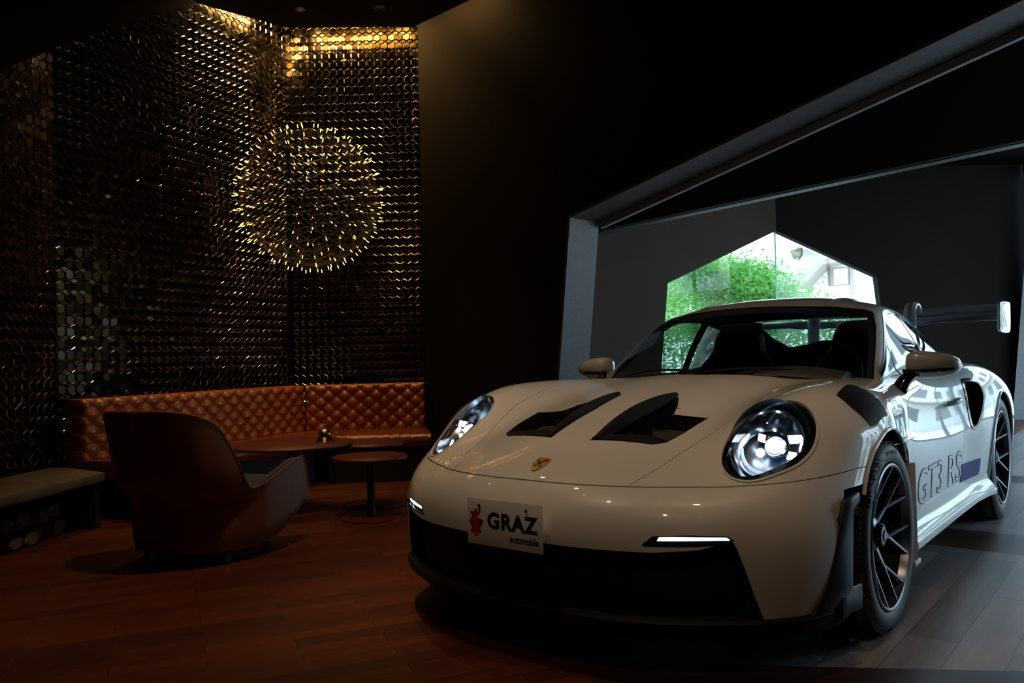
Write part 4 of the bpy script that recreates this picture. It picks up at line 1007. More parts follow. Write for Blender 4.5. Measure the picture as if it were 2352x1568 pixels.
# ---- arch lips, blades, vanes, sills
for cy, cz, r, a0, a1 in ((0, .35, .387, 38, 150), (2.457, .36, .398, -15, 200)):
    for s in (1, -1):
        lp = []
        for k in range(33):
            a = math.radians(a0 + (a1 - a0) * k / 32); y = cy + r * math.cos(a); z = cz + r * math.sin(a)
            h = BT.ray_cast(Vector((s * 2, y, z)), Vector((-s, 0, 0)))[0]
            if h: lp.append(h + Vector((s * .002, 0, 0)))
        obj('arch_lip', tube(lp, .007, 8), MAT['paint'], car)
def yz_plate(pts, x0, th, M=None):
    return prism([(y, z) for y, z in pts], th, (M or Matrix()) @ Matrix(((0, 0, 1, x0), (1, 0, 0, 0), (0, 1, 0, 0), (0, 0, 0, 1))), None, .003)
for s in (1, -1):
    x0 = .945 if s > 0 else -.961
    bl = yz_plate([(-.495,.545),(-.405,.565),(-.40,.535),(-.447,.52),(-.455,.49),(-.470,.27),(-.405,.27),(-.40,.19),(-.66,.155),(-.63,.21),(-.575,.30)], x0 - s * .004, .016)
    for v in bl.verts:   # follow the cheek, which curves in towards the nose
        v.co.x -= s * .9 * max(0, -.42 - v.co.y) ** 1.55
    bmesh.ops.recalc_face_normals(bl, faces=bl.faces)
    obj('air_blade', bl, MAT['dark_satin_metal'], car)
    obj('blade_backing', box(*((.80, .93) if s > 0 else (-.93, -.80)), -.52, -.44, .17, .50, .01), MAT['cabin_black'], car)
    vn = box(0, .008, -.062, .062, .19, .575, .003); 
    xf(vn, SCL(1, .62, 1)); xf(vn, T(s * .925, .315, 0) @ RZ(-s * math.radians(42)))
    join(vn, box(*((.895, .955) if s > 0 else (-.955, -.895)), .30, .385, .170, .192, .004))
    obj('wheel_vane', vn, MAT['paint'], car)
    nw = bmesh.new(); A = []
    for (x, y) in ((.905, .455), (.88, .43), (.84, .41), (.78, .40), (.66, .40)): A.append([nw.verts.new((s * x, y, z)) for z in (.14, .3, .45, .60, .665)])
    for i in range(4):
        for j in range(4): nw.faces.new((A[i][j], A[i][j + 1], A[i + 1][j + 1], A[i + 1][j]))
    A = [[nw.verts.new((s * x, y, .66)) for x in (.93, .8, .66)] for y in (.10, .25, .40, .46)]
    for i in range(3):
        for j in range(2): nw.faces.new((A[i][j], A[i][j + 1], A[i + 1][j + 1], A[i + 1][j]))
    obj('vent_channel', solid(nw, .004), MAT['paint'], car)
    path = [(s * .886, .42), (s * .886, .8), (s * .886, 1.3), (s * .89, 1.7), (s * .905, 1.90), (s * .925, 2.04)]
    if s < 0: path = path[::-1]
    obj('side_skirt', sweep([(-.02,.345),(.004,.338),(.010,.292),(.022,.282),(.050,.248),(.054,.238),(.054,.214),(.045,.206),(-.06,.20)], path), MAT['paint'], car, 22)
    pv = piece(BG, [half(0, s), f_max(poly_sd([(.812,-.15),(.80,.0),(.81,.04),(.90,.055),(.935,.03),(.94,-.17),(.87,-.175)], 0, 1, True), zgt(.755))])
    for v in pv.verts:
        t = (v.co.y + .19) / .27; v.co += Vector((s * .35, -.1, 1)).normalized() * (.003 + .012 * max(0, t))
    obj('fender_louver', solid(pv, .03), MAT['black_satin'], car, 25)
    # intake behind the door
    si = piece(BG, [half(0, s), F_SIDEIN])
    obj('side_intake', solid(offset(piece(BG, [half(0, s), f_off(F_SIDEIN, -.008)], [f_off(F_SIDEIN, .012)]), .003), .03), MAT['black_gloss'], car)
    for v in si.verts: v.co.x -= s * .10
    obj('intake_duct', si, MAT['cabin_black'], car)
    # handle
    hd = bmesh.new(); tube(smooth_path([(s * .872, 1.38, .742), (s * .905, 1.41, .747), (s * .912, 1.48, .75), (s * .90, 1.55, .752), (s * .878, 1.575, .752)], 5), .011, 10, hd, sx=.7, sy=1.3)
    obj('door_handle', hd, MAT['paint'], [o for o in car.children if o.name.startswith('door') and 'handle' not in o.name][0 if s > 0 else 1])

# ---- side script
def on_side(bm, s, y0, z0, shear=0, M=None):
    if M is not None: xf(bm, M)
    for v in bm.verts:
        y = y0 + (v.co.x + v.co.y * shear) * s; z = z0 + v.co.y
        h = BT.ray_cast(Vector((s * 2, y, z)), Vector((-s, 0, 0)))[0]
        v.co = (h or Vector((s * .9, y, z))) + Vector((s * (.0012 + v.co.z), 0, 0))
    return bm
for s in (1, -1):
    t1 = text_bm('GT3 RS', .215, .001, .0012, 'LEFT', 1.35); t2 = text_bm('GT3 RS', .215, .0012, -.0022, 'LEFT', 1.35)
    y0 = .60 if s > 0 else 1.55
    for v in t2.verts: v.co.z += .0006
    for tt, nm_, m_, dep in ((t1, 'side_script', 'decal_blue', 0), (t2, 'side_script_fill', 'paint', 0)):
        for lo_, hi_ in ((-9, .53), (.53, 9)):
            q_ = tt.copy(); bmesh.ops.delete(q_, geom=[v for v in q_.verts if not lo_ < v.co.x < hi_], context='VERTS')
            if len(q_.faces): obj(nm_, on_side(cut_grid(q_), s, y0, .35, .18), MAT[m_], car)
    bx = prism([(0, 0), (.34, 0), (.355, .015), (.365, .075), (.35, .09), (.03, .09)], .001)
    obj('side_stripe', on_side(cut_grid(bx), s, 1.51 if s > 0 else 1.88, .333), MAT['decal_blue'], car)

# ---- rear wing
wg = bmesh.new(); prof = []
for k in range(24):
    t = k / 24 * 2 * PI; x = .5 * (1 + math.cos(t)); th = .14 * (1.1 - x) * math.sqrt(max(x, 0.0001)) * (1 if t < PI else -1)
    prof.append((x, th))
for (yl, zl, ch, tilt, x1) in ((3.00, 1.195, .28, .21, .872), (3.27, 1.270, .12, .42, .872)):
    rows = []
    for x in np.linspace(-x1, x1, 25):
        drop = -.012 * (abs(x) < .45) 
        rows.append([wg.verts.new((x, yl + p[0] * ch * math.cos(tilt) - p[1] * ch * .5 * math.sin(tilt), zl + drop + p[0] * ch * math.sin(tilt) + p[1] * ch * .5)) for p in prof])
    for i in range(24):
        for j in range(24): wg.faces.new((rows[i][j], rows[i][(j + 1) % 24], rows[i + 1][(j + 1) % 24], rows[i + 1][j]))
bmesh.ops.recalc_face_normals(wg, faces=wg.faces)
W_ = obj('rear_wing', wg, MAT['wing_dark'], car, 50)
for s in (1, -1):
    obj('endplate', yz_plate(smoothpoly([(2.98,1.12),(3.28,1.115),(3.36,1.15),(3.38,1.30),(3.33,1.325),(3.02,1.315),(2.96,1.28),(2.95,1.16)], 3), s * .872 - (0 if s > 0 else .018), .018), MAT['paint'], W_)
    nk = bmesh.new(); tube(smooth_path([(s * .33, 2.98, .90), (s * .33, 3.0, 1.12), (s * .33, 3.02, 1.26), (s * .33, 3.08, 1.325), (s * .33, 3.17, 1.325), (s * .33, 3.22, 1.275)], 6), [.045] * 12 + [.040] * 19, 10, nk, sx=.5, sy=1, up=(1, 0, 0))
    obj('wing_support', nk, MAT['paint'], W_)
# ================================================================== lounge
def leather(name, col, col2, rough=.34):
    m = mat(name, col, rough, coat=.25, crough=.25, var=(9, col2)); return m
leather('tan_leather', (.34, .080, .011), (.46, .125, .020)); mat('seat_leather', (.24, .050, .010), .3, coat=.3, crough=.2, bump=(14, .5, .01))
mat('shell_veneer', (.19, .064, .015), .45, var=(4, (.25, .088, .023))); mat('grey_fabric', (.075, .085, .10), .9, bump=(300, .3, .001)); mat('piping', (.30, .10, .03), .5)
mat('table_wood', (.085, .014, .006), .42, var=(7, (.13, .024, .010))); mat('brass', (.42, .27, .09), .25, metal=1); mat('black_metal', (.012, .012, .012), .35, metal=.3)
mat('bench_wood', (.085, .066, .036), .6, var=(5, (.13, .10, .056))); mat('log_end', (.10, .06, .03), .8, var=(30, (.16, .10, .06))); mat('plinth_black', (.008, .008, .008), .6)
sofa = thing('corner_sofa', 'tan leather corner banquette with diamond tufted backrests along the tiled walls', 'sofa')
SA, SK, SE = Vector((-4.0, -.7, 0)), Vector((-4.5, 1.5, 0)), Vector((-3.69, 2.27, 0))
def tufted(A, B, z0, z1, name, wd=.145, hd=.060, th=.05):
    """padded panel with buttons on a diamond lattice; front face along A-B, body behind it"""
    d = B - A; L = d.length; d = d.normalized(); n = Vector((d.y, -d.x, 0)); nu, nv = int(L / .0085), int((z1 - z0) / .0085)
    bm = bmesh.new(); R = []
    for i in range(nu + 1):
        col = []
        for j in range(nv + 1):
            u = L * i / nu; v = (z1 - z0) * j / nv
            a = u / wd + v / (2 * hd) * 1.0; b = u / wd - v / (2 * hd) * 1.0
            s1 = abs(math.sin(PI * a)); s2 = abs(math.sin(PI * b)); hgt = (s1 * s2) ** .42
            e = min(1, min(u, L - u) / .02) ** .5 * min(1, min(v + .004, z1 - z0 - v + .004) / .03) ** .5
            btn = math.exp(-(s1 * s1 + s2 * s2) / .05)
            o = e * (.012 + .034 * hgt) - .006 * btn
            p = A + d * u + n * o; col.append(bm.verts.new((p.x, p.y, z0 + v)))
        R.append(col)
    for i in range(nu):
        for j in range(nv): bm.faces.new((R[i][j], R[i + 1][j], R[i + 1][j + 1], R[i][j + 1]))
    bk = -.16
    def ring(v): return (v.co.x + n.x * bk, v.co.y + n.y * bk, v.co.z)
    top = [R[i][nv] for i in range(nu + 1)]; tb_ = [bm.verts.new(ring(v)) for v in top]
    for i in range(nu): bm.faces.new((top[i], top[i + 1], tb_[i + 1], tb_[i]))
    for ed in (R[0], R[nu]):
        bb_ = [bm.verts.new(ring(v)) for v in ed]
        for j in range(nv): bm.faces.new((ed[j], ed[j + 1], bb_[j + 1], bb_[j]))
    bmesh.ops.recalc_face_normals(bm, faces=bm.faces)
    return obj(name, bm, MAT['tan_leather'], sofa, 80)
tufted(SA, SK, .34, .805, 'backrest'); tufted(SK + Vector((.012, .012, 0)), SE, .34, .805, 'backrest')
def seat_part(A, B, mA, mB, name):
    """seat cushion: back edge A-B, front edge mA-mB, soft gathered front"""
    bm = bmesh.new(); n = 90; R = []
    for i in range(n + 1):
        t = i / n; b = A + (B - A) * t; f = mA + (mB - mA) * t; dd_ = (f - b).normalized(); row = []
        g = .006 * abs(math.sin(t * PI * 11)) + .003 * math.sin(t * 57)
        for o, z in ((0, .385), (.25, .395), (.5, .40), (.75, .402), (.9, .400), (.965, .392 + g), (1.0, .368 + g), (1.005, .335), (.99, .30), (.96, .285), (0, .285)):
            p = b + (f - b) * o; row.append(bm.verts.new((p.x, p.y, z)))
        R.append(row)
    m = len(R[0])
    for i in range(n):
        for j in range(m): bm.faces.new((R[i][j], R[i][(j + 1) % m], R[i + 1][(j + 1) % m], R[i + 1][j]))
    bm.faces.new(R[0]); bm.faces.new(R[-1]); bmesh.ops.recalc_face_normals(bm, faces=bm.faces)
    return obj(name, bm, MAT['seat_leather'], sofa, 60)
FA, FK, FE = Vector((-3.44, -.57, 0)), Vector((-3.80, 1.17, 0)), Vector((-3.12, 1.76, 0))
seat_part(SA, SK, FA, FK, 'seat'); seat_part(SK, SE, FK, FE, 'seat')
pb = bmesh.new()
for P_ in ([SA, SK, FK, FA], [SK, SE, FE, FK]):
    c = sum(P_, Vector()) / 4; prism([(c.x + (p.x - c.x) * .9, c.y + (p.y - c.y) * .9) for p in P_], .285, None, pb)
obj('plinth', pb, MAT['plinth_black'], sofa)
rl = bmesh.new()
for z in (.33, .30): tube([(-3.10, 1.80, z), (-2.96, 1.72, z)], .011, 10, rl)
obj('end_rail', rl, MAT['chrome'], sofa)

def table(cx, cy, h, r, label, rb):
    t = thing('side_table', label, 'table', (cx, cy, 0), 0, 'round low tables in front of the sofa')
    obj('table_top', lathe([(0, h - .022), (r - .012, h - .022), (r, h - .012), (r, h - .006), (r - .006, h), (0, h)], 64), MAT['table_wood'], t, 50)
    obj('column', lathe([(.0, .02), (.030, .02), (.026, .05), (.026, h - .05), (.05, h - .022), (0, h - .022)], 24), MAT['black_metal'], t, 50)
    obj('base', lathe([(0, 0), (rb, 0), (rb, .010), (rb - .01, .016), (.05, .022), (0, .024)], 56), MAT['table_wood'], t, 50)
    return t
table(-2.98, .25, .47, .42, 'largest round brown table, with a brass bell on it', .28)
table(-2.70, .72, .443, .25, 'round brown table behind and right of the bell table', .20)
table(-2.335, .40, .405, .245, 'lowest round brown table, nearest to the car', .20)
bl = thing('service_bell', 'tarnished brass desk bell with two tiers on the large round table', 'bell', (-2.80, .40, .47))
obj('base', lathe([(0, 0), (.058, 0), (.060, .006), (.054, .014), (.050, .03), (.036, .044), (.02, .048), (0, .048)], 40), MAT['brass'], bl, 50)
obj('dome', lathe([(.047, .052), (.047, .058), (.043, .072), (.032, .086), (.016, .094), (0, .096), (0, .09), (.014, .088), (.03, .08), (.04, .066), (.043, .052)], 40), MAT['brass'], bl, 50)
obj('button', lathe([(0, .094), (.004, .094), (.004, .112), (.008, .116), (.008, .122), (.003, .126), (0, .126)], 20), MAT['brass'], bl)

# lounge chair: moulded shell seen from behind
ch = thing('lounge_chair', 'high-backed swivel lounge chair with brown shell and grey fabric lining, seen from behind', 'chair', (-2.36, -.76, 0), math.radians(19))
def hermite(xs, ys, x):
    for i in range(len(xs) - 1):
        if x <= xs[i + 1]:
            h = xs[i + 1] - xs[i]; t = (x - xs[i]) / h
            m0 = 0 if i == 0 else (ys[i + 1] - ys[i - 1]) / (xs[i + 1] - xs[i - 1]) * h
            m1 = (ys[i + 2] - ys[i]) / (xs[i + 2] - xs[i]) * h if i + 2 < len(xs) else (ys[i + 1] - ys[i])
            return (2 * t ** 3 - 3 * t * t + 1) * ys[i] + (t ** 3 - 2 * t * t + t) * m0 + (-2 * t ** 3 + 3 * t * t) * ys[i + 1] + (t ** 3 - t * t) * m1
    return ys[-1]
def shell_pt(u, v, off=0):
    """u in [-1,1] round the shell from the left arm's front to the right arm's front; v in [0,1] bottom to rim"""
    a = abs(u); sg = 1 if u >= 0 else -1
    a_ = min(1, a + (.045 if u < 0 and a < .5 else 0) * (1 - abs(a - .25) / .25 if a < .5 else 0))
    top = hermite([0, .12, .22, .31, .39, .455, .515, .57, .75, .88, .96, 1.0], [.80, .80, .79, .765, .71, .57, .395, .375, .445, .485, .46, .30], a_)
    bot = hermite([0, .35, .6, .85, 1.0], [.07, .07, .065, .10, .19], a)
    z = bot + (top - bot) * v
    hx_ = hermite([0, .18, .38, .55, .8, 1.0], [0, .20, .335, .37, .375, .355], a)
    yy_ = hermite([0, .18, .38, .55, .8, 1.0], [-.36, -.355, -.26, -.06, .25, .45], a)
    rec = max(0, z - .30) * .34 * max(0, 1 - a / .62)             # the back leans away
    fl_ = 1 + max(0, z - .42) * .05 * (1 if a < .5 else .3)          # and widens upwards
    waist = 1 - .13 * math.exp(-((z - .36) / .12) ** 2) * max(0, 1 - a / .5)
    tuck = (.05 if a < .5 else .05 + .09 * min(1, (a - .5) / .3)) * (1 - min(1, v / .3)) ** 2
    lw_ = min(1, max(0, (.44 - z) / .14)); lw_ = lw_ * lw_ * (3 - 2 * lw_) * max(0, 1 - (a / .62) ** 2); waist *= 1 - .24 * lw_; yy_ += .045 * lw_
    x = sg * (hx_ * fl_ * waist * (1 - tuck) - off * min(1, a / .4)); y = yy_ * (1 - tuck) - rec + off * max(0, 1 - a / .5)
    return (x, y, z)
nu, nv = 96, 26
bm = bmesh.new(); R = [[bm.verts.new(shell_pt(-1 + 2 * i / nu, j / nv)) for j in range(nv + 1)] for i in range(nu + 1)]
for i in range(nu):
    for j in range(nv): bm.faces.new((R[i][j], R[i + 1][j], R[i + 1][j + 1], R[i][j + 1]))
bm.normal_update()
obj('shell', solid(bm, .016), MAT['shell_veneer'], ch, 60)
bm = bmesh.new(); R = []
for i in range(nu + 1):
    u = -1 + 2 * i / nu; u *= .985; R.append([bm.verts.new(shell_pt(u, .18 + .80 * j / nv, .034)) for j in range(nv + 1)])
for i in range(nu):
    for j in range(nv): bm.faces.new((R[i][j], R[i + 1][j], R[i + 1][j + 1], R[i][j + 1]))
obj('lining', solid(bm, .035), MAT['grey_fabric'], ch, 70)
obj('piping', tube([Vector(shell_pt(-1 + 2 * i / nu, 1.0)) + Vector((0, 0, .002)) for i in range(nu + 1)], .0055, 6), MAT['piping'], ch)
obj('seat_cushion', box(-.30, .30, -.22, .38, .26, .385, .045, 4), MAT['grey_fabric'], ch, 60)
bs = box(-.26, .26, -.24, .34, .10, .26, .05, 3); obj('seat_pan', bs, MAT['shell_veneer'], ch, 60)
bb = bmesh.new(); cyl(.03, .03, .10, 20, T(0, .04, .06), bb)
for k in range(4):
    a = math.radians(45 + 90 * k + 8); tube([(0, .04, .085), (.17 * math.cos(a), .04 + .17 * math.sin(a), .08), (.31 * math.cos(a), .04 + .31 * math.sin(a), .062)], [.02, .018, .013], 10, bb)
obj('star_base', bb, MAT['black_metal'], ch)
for k in range(4):
    a = math.radians(45 + 90 * k + 8); c = bmesh.new(); cx, cy = .31 * math.cos(a), .04 + .31 * math.sin(a)
    for s in (-1, 1): cyl(.027, .027, .016, 20, T(cx + s * .012 - .008, cy, .027) @ RY(PI / 2), c)
    cyl(.008, .008, .03, 10, T(cx, cy, .035), c)
    obj('caster', c, MAT['black_metal'], ch)

# low bench with firewood under it
F0, F1, B1, B0 = (-2.25, -2.77), (-3.562, -.742), (-4.215, -.80), (-3.06, -2.60)
def lerp2(a, b, t): return (a[0] + (b[0] - a[0]) * t, a[1] + (b[1] - a[1]) * t)
be = thing('bench', 'low plank bench in front of the tiled wall with firewood stored under it', 'bench')
obj('bench_top', prism([F0, F1, (-4.07, -.755), (-4.165, -.83), (-3.02, -2.60)], .055, T(0, 0, .295), None, .004), MAT['bench_wood'], be)
fd = Vector((F1[0] - F0[0], F1[1] - F0[1], 0)).normalized(); fn_ = Vector((-fd.y, fd.x, 0))
def along(t, o, z=0): return Vector((F0[0], F0[1], 0)) + fd * t + fn_ * o + Vector((0, 0, z))
LF = (Vector((*F1, 0)) - Vector((*F0, 0))).length
for a_, b_ in ((0, .05), (1.12, 1.17), (LF - .06, LF - .01)):
    obj('bench_panel', prism([along(a_, .03)[:2], along(b_, .03)[:2], along(b_, .55)[:2], along(a_, .55)[:2]], .295), MAT['plinth_black'], be)
obj('back_panel', prism([along(.05, .5)[:2], along(LF - .06, .5)[:2], along(LF - .06, .53)[:2], along(.05, .53)[:2]], .295), MAT['plinth_black'], be)
rnd = random.Random(11); logs = []
k = 0
for row in range(2):
    t = .14 + .05 * (row % 2)
    while t < LF - .14:
        r = rnd.uniform(.045, .060)
        if not (1.05 < t < 1.26):
            zc = .052 + row * .105
            if k == 0 or True:
                lb = bmesh.new(); n_ = 12; dx = [rnd.uniform(.88, 1.1) for _ in range(n_)]
                rg = [[lb.verts.new(along(0, o) - along(0, 0) + fd * (r * q * dx[i] * math.cos(2 * PI * i / n_)) + Vector((0, 0, r * q * .8 * dx[i] * math.sin(2 * PI * i / n_)))) for i in range(n_)] for o, q in ((.0, .97), (.004, 1), (.30, 1))]
                for a_ in range(2):
                    for i in range(n_): lb.faces.new((rg[a_][i], rg[a_][(i + 1) % n_], rg[a_ + 1][(i + 1) % n_], rg[a_ + 1][i]))
                en = lb.faces.new(rg[0]); lb.faces.new(rg[2]); bmesh.ops.recalc_face_normals(lb, faces=lb.faces); en.material_index = 1
                o = obj('firewood_log', lb, [MAT['bark'], MAT['log_end']], None, 40); o.location = along(t, .10 + rnd.uniform(0, .08), zc)
                logs.append((row, -t, o)); k += 1
        t += r * 2 + rnd.uniform(.03, .08)

ORD = ['first', 'second', 'third', 'fourth', 'fifth', 'sixth', 'seventh', 'eighth', 'ninth', 'tenth', 'eleventh', 'twelfth', 'thirteenth', 'fourteenth', 'fifteenth']
for row, nm in ((0, 'lower'), (1, 'upper')):
    for i, q in enumerate(sorted([l for l in logs if l[0] == row], key=lambda l: l[1])):
        tag(q[2], '%s firewood log from the sofa end in the %s row under the bench' % (ORD[i], nm), 'log', 'firewood under the bench')

# spherical pendant of rods and tiny lamps
PC = Vector((-3.745, 1.037, 2.36)); PR = .602
mat('led_warm', (1, .9, .7), .4, emit=(1.0, .60, .18), es=2.9); mat('rod_steel', (.26, .23, .18), .35, metal=1)
pd = thing('pendant_lamp', 'large spherical pendant of thin steel rods with hundreds of tiny warm lights', 'lamp', PC)
ico = bmesh.new(); bmesh.ops.create_icosphere(ico, subdivisions=1, radius=1); ico.verts.ensure_lookup_table()
pts = {}; edges = set(); NF = 5
for f in ico.faces:
    a, b, c = [v.co.normalized() for v in f.verts]; idx = {}
    for i in range(NF + 1):
        for j in range(NF + 1 - i):
            p = (a * (NF - i - j) + b * i + c * j).normalized(); key = tuple(round(q, 4) for q in p); pts.setdefault(key, p); idx[(i, j)] = key
    for i in range(NF):
        for j in range(NF - i):
            tri = (idx[(i, j)], idx[(i + 1, j)], idx[(i, j + 1)])
            for q in range(3): edges.add(tuple(sorted((tri[q], tri[(q + 1) % 3]))))
ico.free()
rotp = Matrix.Rotation(.35, 3, 'X') @ Matrix.Rotation(.5, 3, 'Z')
PT = {k_: rotp @ p for k_, p in pts.items()}
rods = bmesh.new()
for a, b in edges: tube([PT[a] * (PR - .055), PT[b] * (PR - .055)], .0011, 4, rods, caps=False)
for a, b in edges: tube([PT[a] * (PR - .035), PT[b] * (PR - .055)], .0009, 3, rods, caps=False)
for p in PT.values(): tube([p * (PR - .10), p * (PR - .01)], .0013, 4, rods, caps=False)
cyl(.03, .03, .06, 20, T(0, 0, PR - .08), rods)
obj('rod_frame', rods, MAT['rod_steel'], pd, None)
vd = (CAM - PC).normalized(); order = sorted(PT.values(), key=lambda p: -p.dot(vd))
led = bmesh.new(); bmesh.ops.create_cone(led, cap_ends=True, segments=8, radius1=.0040, radius2=.0032, depth=.027); lme = bpy.data.meshes.new('led'); led.to_mesh(lme); lme.materials.append(MAT['led_warm'])
for p in order[:100]:
    o = bpy.data.objects.new('tiny_light', lme); COL.objects.link(o); o.parent = pd; o.location = p * (PR - .005); o.rotation_mode = 'QUATERNION'; o.rotation_quaternion = p.to_track_quat('Z', 'Y')
restb = bmesh.new()
for p in order[100:]:
    b = led.copy(); xf(b, Matrix.Translation(p * (PR - .005)) @ p.to_track_quat('Z', 'Y').to_matrix().to_4x4()); join(restb, b)
led.free(); o = obj('tiny_light', restb, MAT['led_warm'], pd); o['kind'] = 'stuff'
obj('cord', tube([(0, 0, PR - .03), (-.012, -.048, 3.94 - PC.z)], .0022, 6), MAT['black_metal'], pd)
obj('ceiling_canopy', lathe([(0, 0), (.045, 0), (.05, .012), (.05, .03), (0, .03)], 32, T(-.012, -.048, 3.92 - PC.z)), MAT['chrome'], pd)
# recessed spots in the ceiling
mat('lamp_face', (1, .9, .75), .4, emit=(1.0, .72, .45), es=14)
for (p, t, e, a) in SPOTS + SPOTS_LOUNGE + [((-3.28, 1.426, 3.90), 0, 0, 0)]:
    names = {(-3.28, 1.426): 'small unlit recessed spot in the brown ceiling near the dark wall', (-.35, -1.75): 'lit recessed ceiling spot above the nose of the car', (1.25, -1.0): 'lit recessed ceiling spot above the front left headlight of the car', (2.1, -3.5): 'lit recessed ceiling spot in front of the car towards the viewer', (.2, .35): 'lit recessed ceiling spot above the windshield of the car', (-1.6, -.2): 'lit recessed ceiling spot between the car and the lounge tables', (-3.2, -.45): 'lit recessed ceiling spot above the long side of the sofa', (-2.75, .75): 'lit recessed ceiling spot above the round tables', (-1.2, -1.0): 'lit recessed ceiling spot shining on the lounge chair', (-2.1, -2.4): 'lit recessed ceiling spot above the firewood bench'}
    d = thing('ceiling_downlight', names.get((p[0], p[1]), 'round recessed spot in the brown ceiling, lit'), 'lamp', (p[0], p[1], 3.95), 0, 'recessed ceiling spots')
    obj('ring', lathe([(.052, -.006), (.044, -.008), (.040, 0), (.040, .03), (.052, .004)], 32, close=True), MAT['black_metal'], d)
    obj('lamp_face', cyl(.034, .034, .003, 24, T(0, 0, -.004)), MAT['lamp_face' if e else 'black_metal'], d)
# ================================================================== outside
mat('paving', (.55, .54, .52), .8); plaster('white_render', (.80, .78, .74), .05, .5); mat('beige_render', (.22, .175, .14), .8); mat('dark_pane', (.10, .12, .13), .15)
mat('leaf', (.025, .115, .014), .5, var=(1.6, (.10, .27, .045)))
_m = MAT['leaf']; _n = _m.node_tree; _p = _n.nodes['Principled BSDF']; _t = _n.nodes.new('ShaderNodeBsdfTranslucent'); _t.inputs[0].default_value = (.12, .36, .04, 1)
_x = _n.nodes.new('ShaderNodeMixShader'); _x.inputs[0].default_value = .45; _n.links.new(_p.outputs[0], _x.inputs[1]); _n.links.new(_t.outputs[0], _x.inputs[2]); _n.links.new(_x.outputs[0], _n.nodes['Material Output'].inputs[0])
gnd = prism([(-60, 10.26), (60, 10.26), (60, 70), (-60, 70)], .1, T(0, 0, -.14)); 
prism([(-60, -10), (-6.2, -10), (-6.2, 10.26), (-60, 10.26)], .1, T(0, 0, -.14), gnd); prism([(4.8, -10), (60, -10), (60, 10.26), (4.8, 10.26)], .1, T(0, 0, -.14), gnd)
prism([(-6.2, 2.9), (-3.45, 4.3), (-2.6, 8.1), (-.1, 10.26), (-6.2, 10.26)], .1, T(0, 0, -.14), gnd)
struct('floor_outside', gnd, MAT['paving'], label='pale paving outside the windows')
def tree(x, y, h, spread, seed, label, nl=9000, lean=(0, 0), group=None, sub=None):
    rnd = random.Random(seed); t = thing('tree', label, 'tree', (x, y, 0)); tr = bmesh.new(); tips = []
    def branch(p, d, L, r, lv):
        pts = [p]; 
        for k in range(4):
            d = (d + Vector((rnd.gauss(0, .16), rnd.gauss(0, .16), rnd.gauss(0, .08)))).normalized(); pts.append(pts[-1] + d * L / 4)
        tube(pts, [r * (1 - .11 * k) for k in range(5)], 8 if lv < 2 else 5, tr)
        if lv >= 3: tips.append(pts[-1]); tips.append(pts[2]); return
        for k in range(3 + (lv < 2)):
            a = rnd.random() * 2 * PI; nd = (d * .8 + Vector((math.cos(a), math.sin(a), rnd.uniform(-.1, .45))) * (.8 + .15 * lv)).normalized()
            branch(pts[-1 if k else 3], nd, L * .68, r * .55, lv + 1)
    b0 = Vector((0, 0, -.1)); branch(b0, Vector((lean[0], lean[1], 1)).normalized(), h * .36, .14, 0)
    if sub: branch(b0 + Vector((sub, .1, 0)), Vector((.25, 0, 1)).normalized(), h * .34, .10, 1)
    obj('trunk', tr, MAT['bark'], t, 60)
    V, F = [], []
    for k in range(nl):
        c = rnd.choice(tips) + Vector((rnd.gauss(0, spread), rnd.gauss(0, spread), rnd.gauss(0, spread * .62)))
        a = Vector((rnd.gauss(0, 1), rnd.gauss(0, 1), rnd.gauss(0, .6))).normalized(); b = a.cross(Vector((rnd.gauss(0, 1), rnd.gauss(0, 1), rnd.gauss(0, 1)))).normalized()
        L = rnd.uniform(.032, .062); w = L * .42; i = len(V)
        V += [c - a * L, c + b * w, c + a * L, c - b * w]; F.append((i, i + 1, i + 2, i + 3))
    me = bpy.data.meshes.new('foliage'); me.from_pydata([v[:] for v in V], [], F); me.materials.append(MAT['leaf'])
    o = bpy.data.objects.new('foliage', me); COL.objects.link(o); o.parent = t
tree(-5.9, 11.6, 3.9, .26, 4, 'broad green leafy tree outside the left window pane', 21000, (.18, .1), sub=.7)
tree(-8.2, 16.8, 4.4, .30, 9, 'green tree farther back, seen in the middle of the corner window', 18000, (.2, 0))
tree(-11.4, 12.2, 4.4, .28, 14, 'slender tree outside at the left edge of the window', 16000, (.1, .1))
tree(8.5, 19.0, 4.6, .36, 21, 'green tree standing outside the glazed far end', 9000)
hd_ = thing('hedge', 'low green hedge outside, seen through the rear window of the car', 'hedge', (-6.0, 19.5, 0)); rnd = random.Random(3); V, F = [], []
for k in range(14000):
    c = Vector((rnd.uniform(-5.5, 5.2), rnd.uniform(-.35, .35), rnd.uniform(0, 1) ** .7 * 2.05 + rnd.gauss(0, .04)))
    a = Vector((rnd.gauss(0, 1), rnd.gauss(0, 1), rnd.gauss(0, .6))).normalized(); b = a.cross(Vector((rnd.gauss(0, 1), rnd.gauss(0, 1), rnd.gauss(0, 1)))).normalized(); L = rnd.uniform(.05, .09); i = len(V)
    V += [c - a * L, c + b * L * .45, c + a * L, c - b * L * .45]; F.append((i, i + 1, i + 2, i + 3))
me = bpy.data.meshes.new('foliage'); me.from_pydata([v[:] for v in V], [], F); me.materials.append(MAT['leaf']); o = bpy.data.objects.new('foliage', me); COL.objects.link(o); o.parent = hd_
hs = bmesh.new()
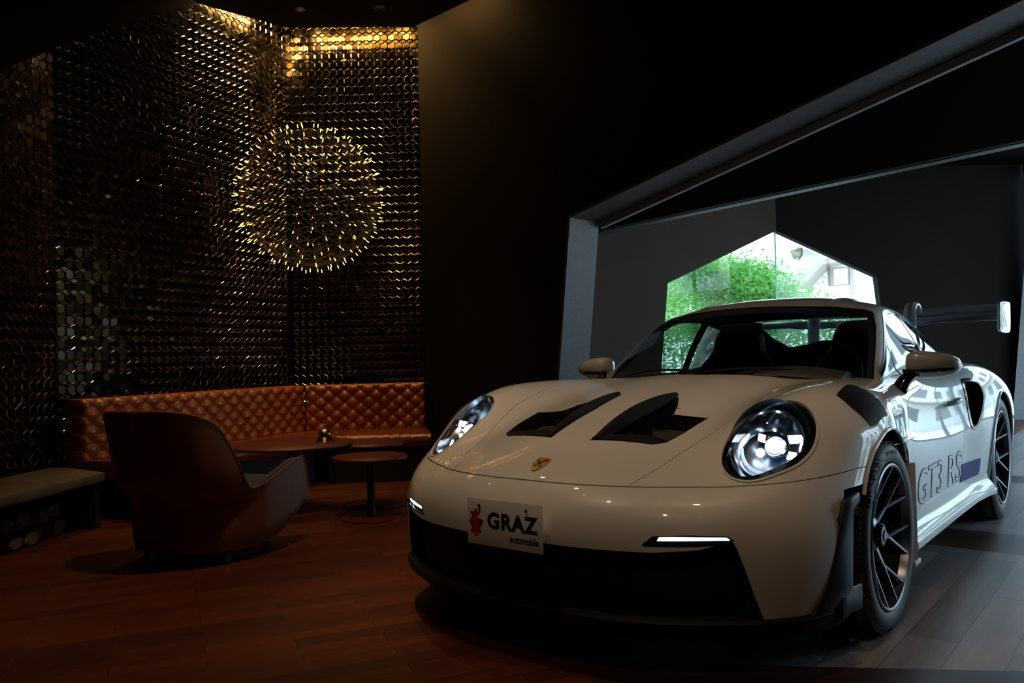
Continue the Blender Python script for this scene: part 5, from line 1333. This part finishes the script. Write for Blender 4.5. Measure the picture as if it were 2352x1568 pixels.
for k in range(17):
    x = -5.2 + k * .62; tube([(x, 0, -.05), (x + .05, .03, .9), (x - .04, 0, 1.7)], [.03, .022, .01], 6, hs)
obj('stem', hs, MAT['bark'], hd_)['kind'] = 'stuff'
# white building seen through the right pane
bd = thing('building', 'white building with a slanting stair soffit outside the right window pane', 'building', (-11, 26, 0))
obj('wall', box(-9, 8.5, 0, 5, -.1, 9), MAT['white_render'], bd)
def xz(pts, y0, th): return prism(pts, th, T(0, y0, 0) @ RX(PI / 2))
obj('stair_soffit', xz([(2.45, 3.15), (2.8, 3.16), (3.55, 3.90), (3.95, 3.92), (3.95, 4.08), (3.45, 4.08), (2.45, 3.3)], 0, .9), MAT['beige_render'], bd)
obj('balcony', xz([(2.2, 4.62), (2.7, 4.60), (3.9, 4.02), (4.4, 4.0), (4.4, 4.3), (2.9, 5.0), (2.2, 5.0)], 0, .8), MAT['white_render'], bd)
obj('dark_opening', xz([(2.3, 4.50), (2.68, 4.58), (2.68, 4.34), (2.55, 4.16), (2.42, 4.22)], -.3, .2), MAT['bark'], bd)  # dark sheet added in front of the wall to stand for an opening
for x, z in ((3.45, 3.2), (5.2, 3.2), (3.45, 5.6), (5.2, 5.6)):
    w = obj('window', box(x, x + .7, -.06, .05, z, z + .62), MAT['beige_render'], bd); obj('pane', box(x + .2, x + .66, -.08, 0, z + .04, z + .58), MAT['white_render'], w)
obj('pilaster', box(4.2, 4.31, -.14, 0, 2.87, 9), MAT['beige_render'], bd)
# buildings seen in reflections and through the glazed end
b2 = thing('building', 'long pale building across the street, seen in the shine of the car door', 'building', (1.5, 24, 0), math.radians(-4))
obj('wall', box(0, 22, 0, 6, -.1, 8.5), MAT['white_render'], b2)
for i in range(6):
    obj('window', box(1.2 + i * 3.2, 3.0 + i * 3.2, -.05, .05, 1.0, 2.6), MAT['dark_pane'], b2); obj('window', box(1.2 + i * 3.2, 3.0 + i * 3.2, -.05, .05, 4.3, 5.9), MAT['dark_pane'], b2)
obj('canopy', box(0, 22, -1.6, 0, 3.2, 3.45), MAT['beige_render'], b2)
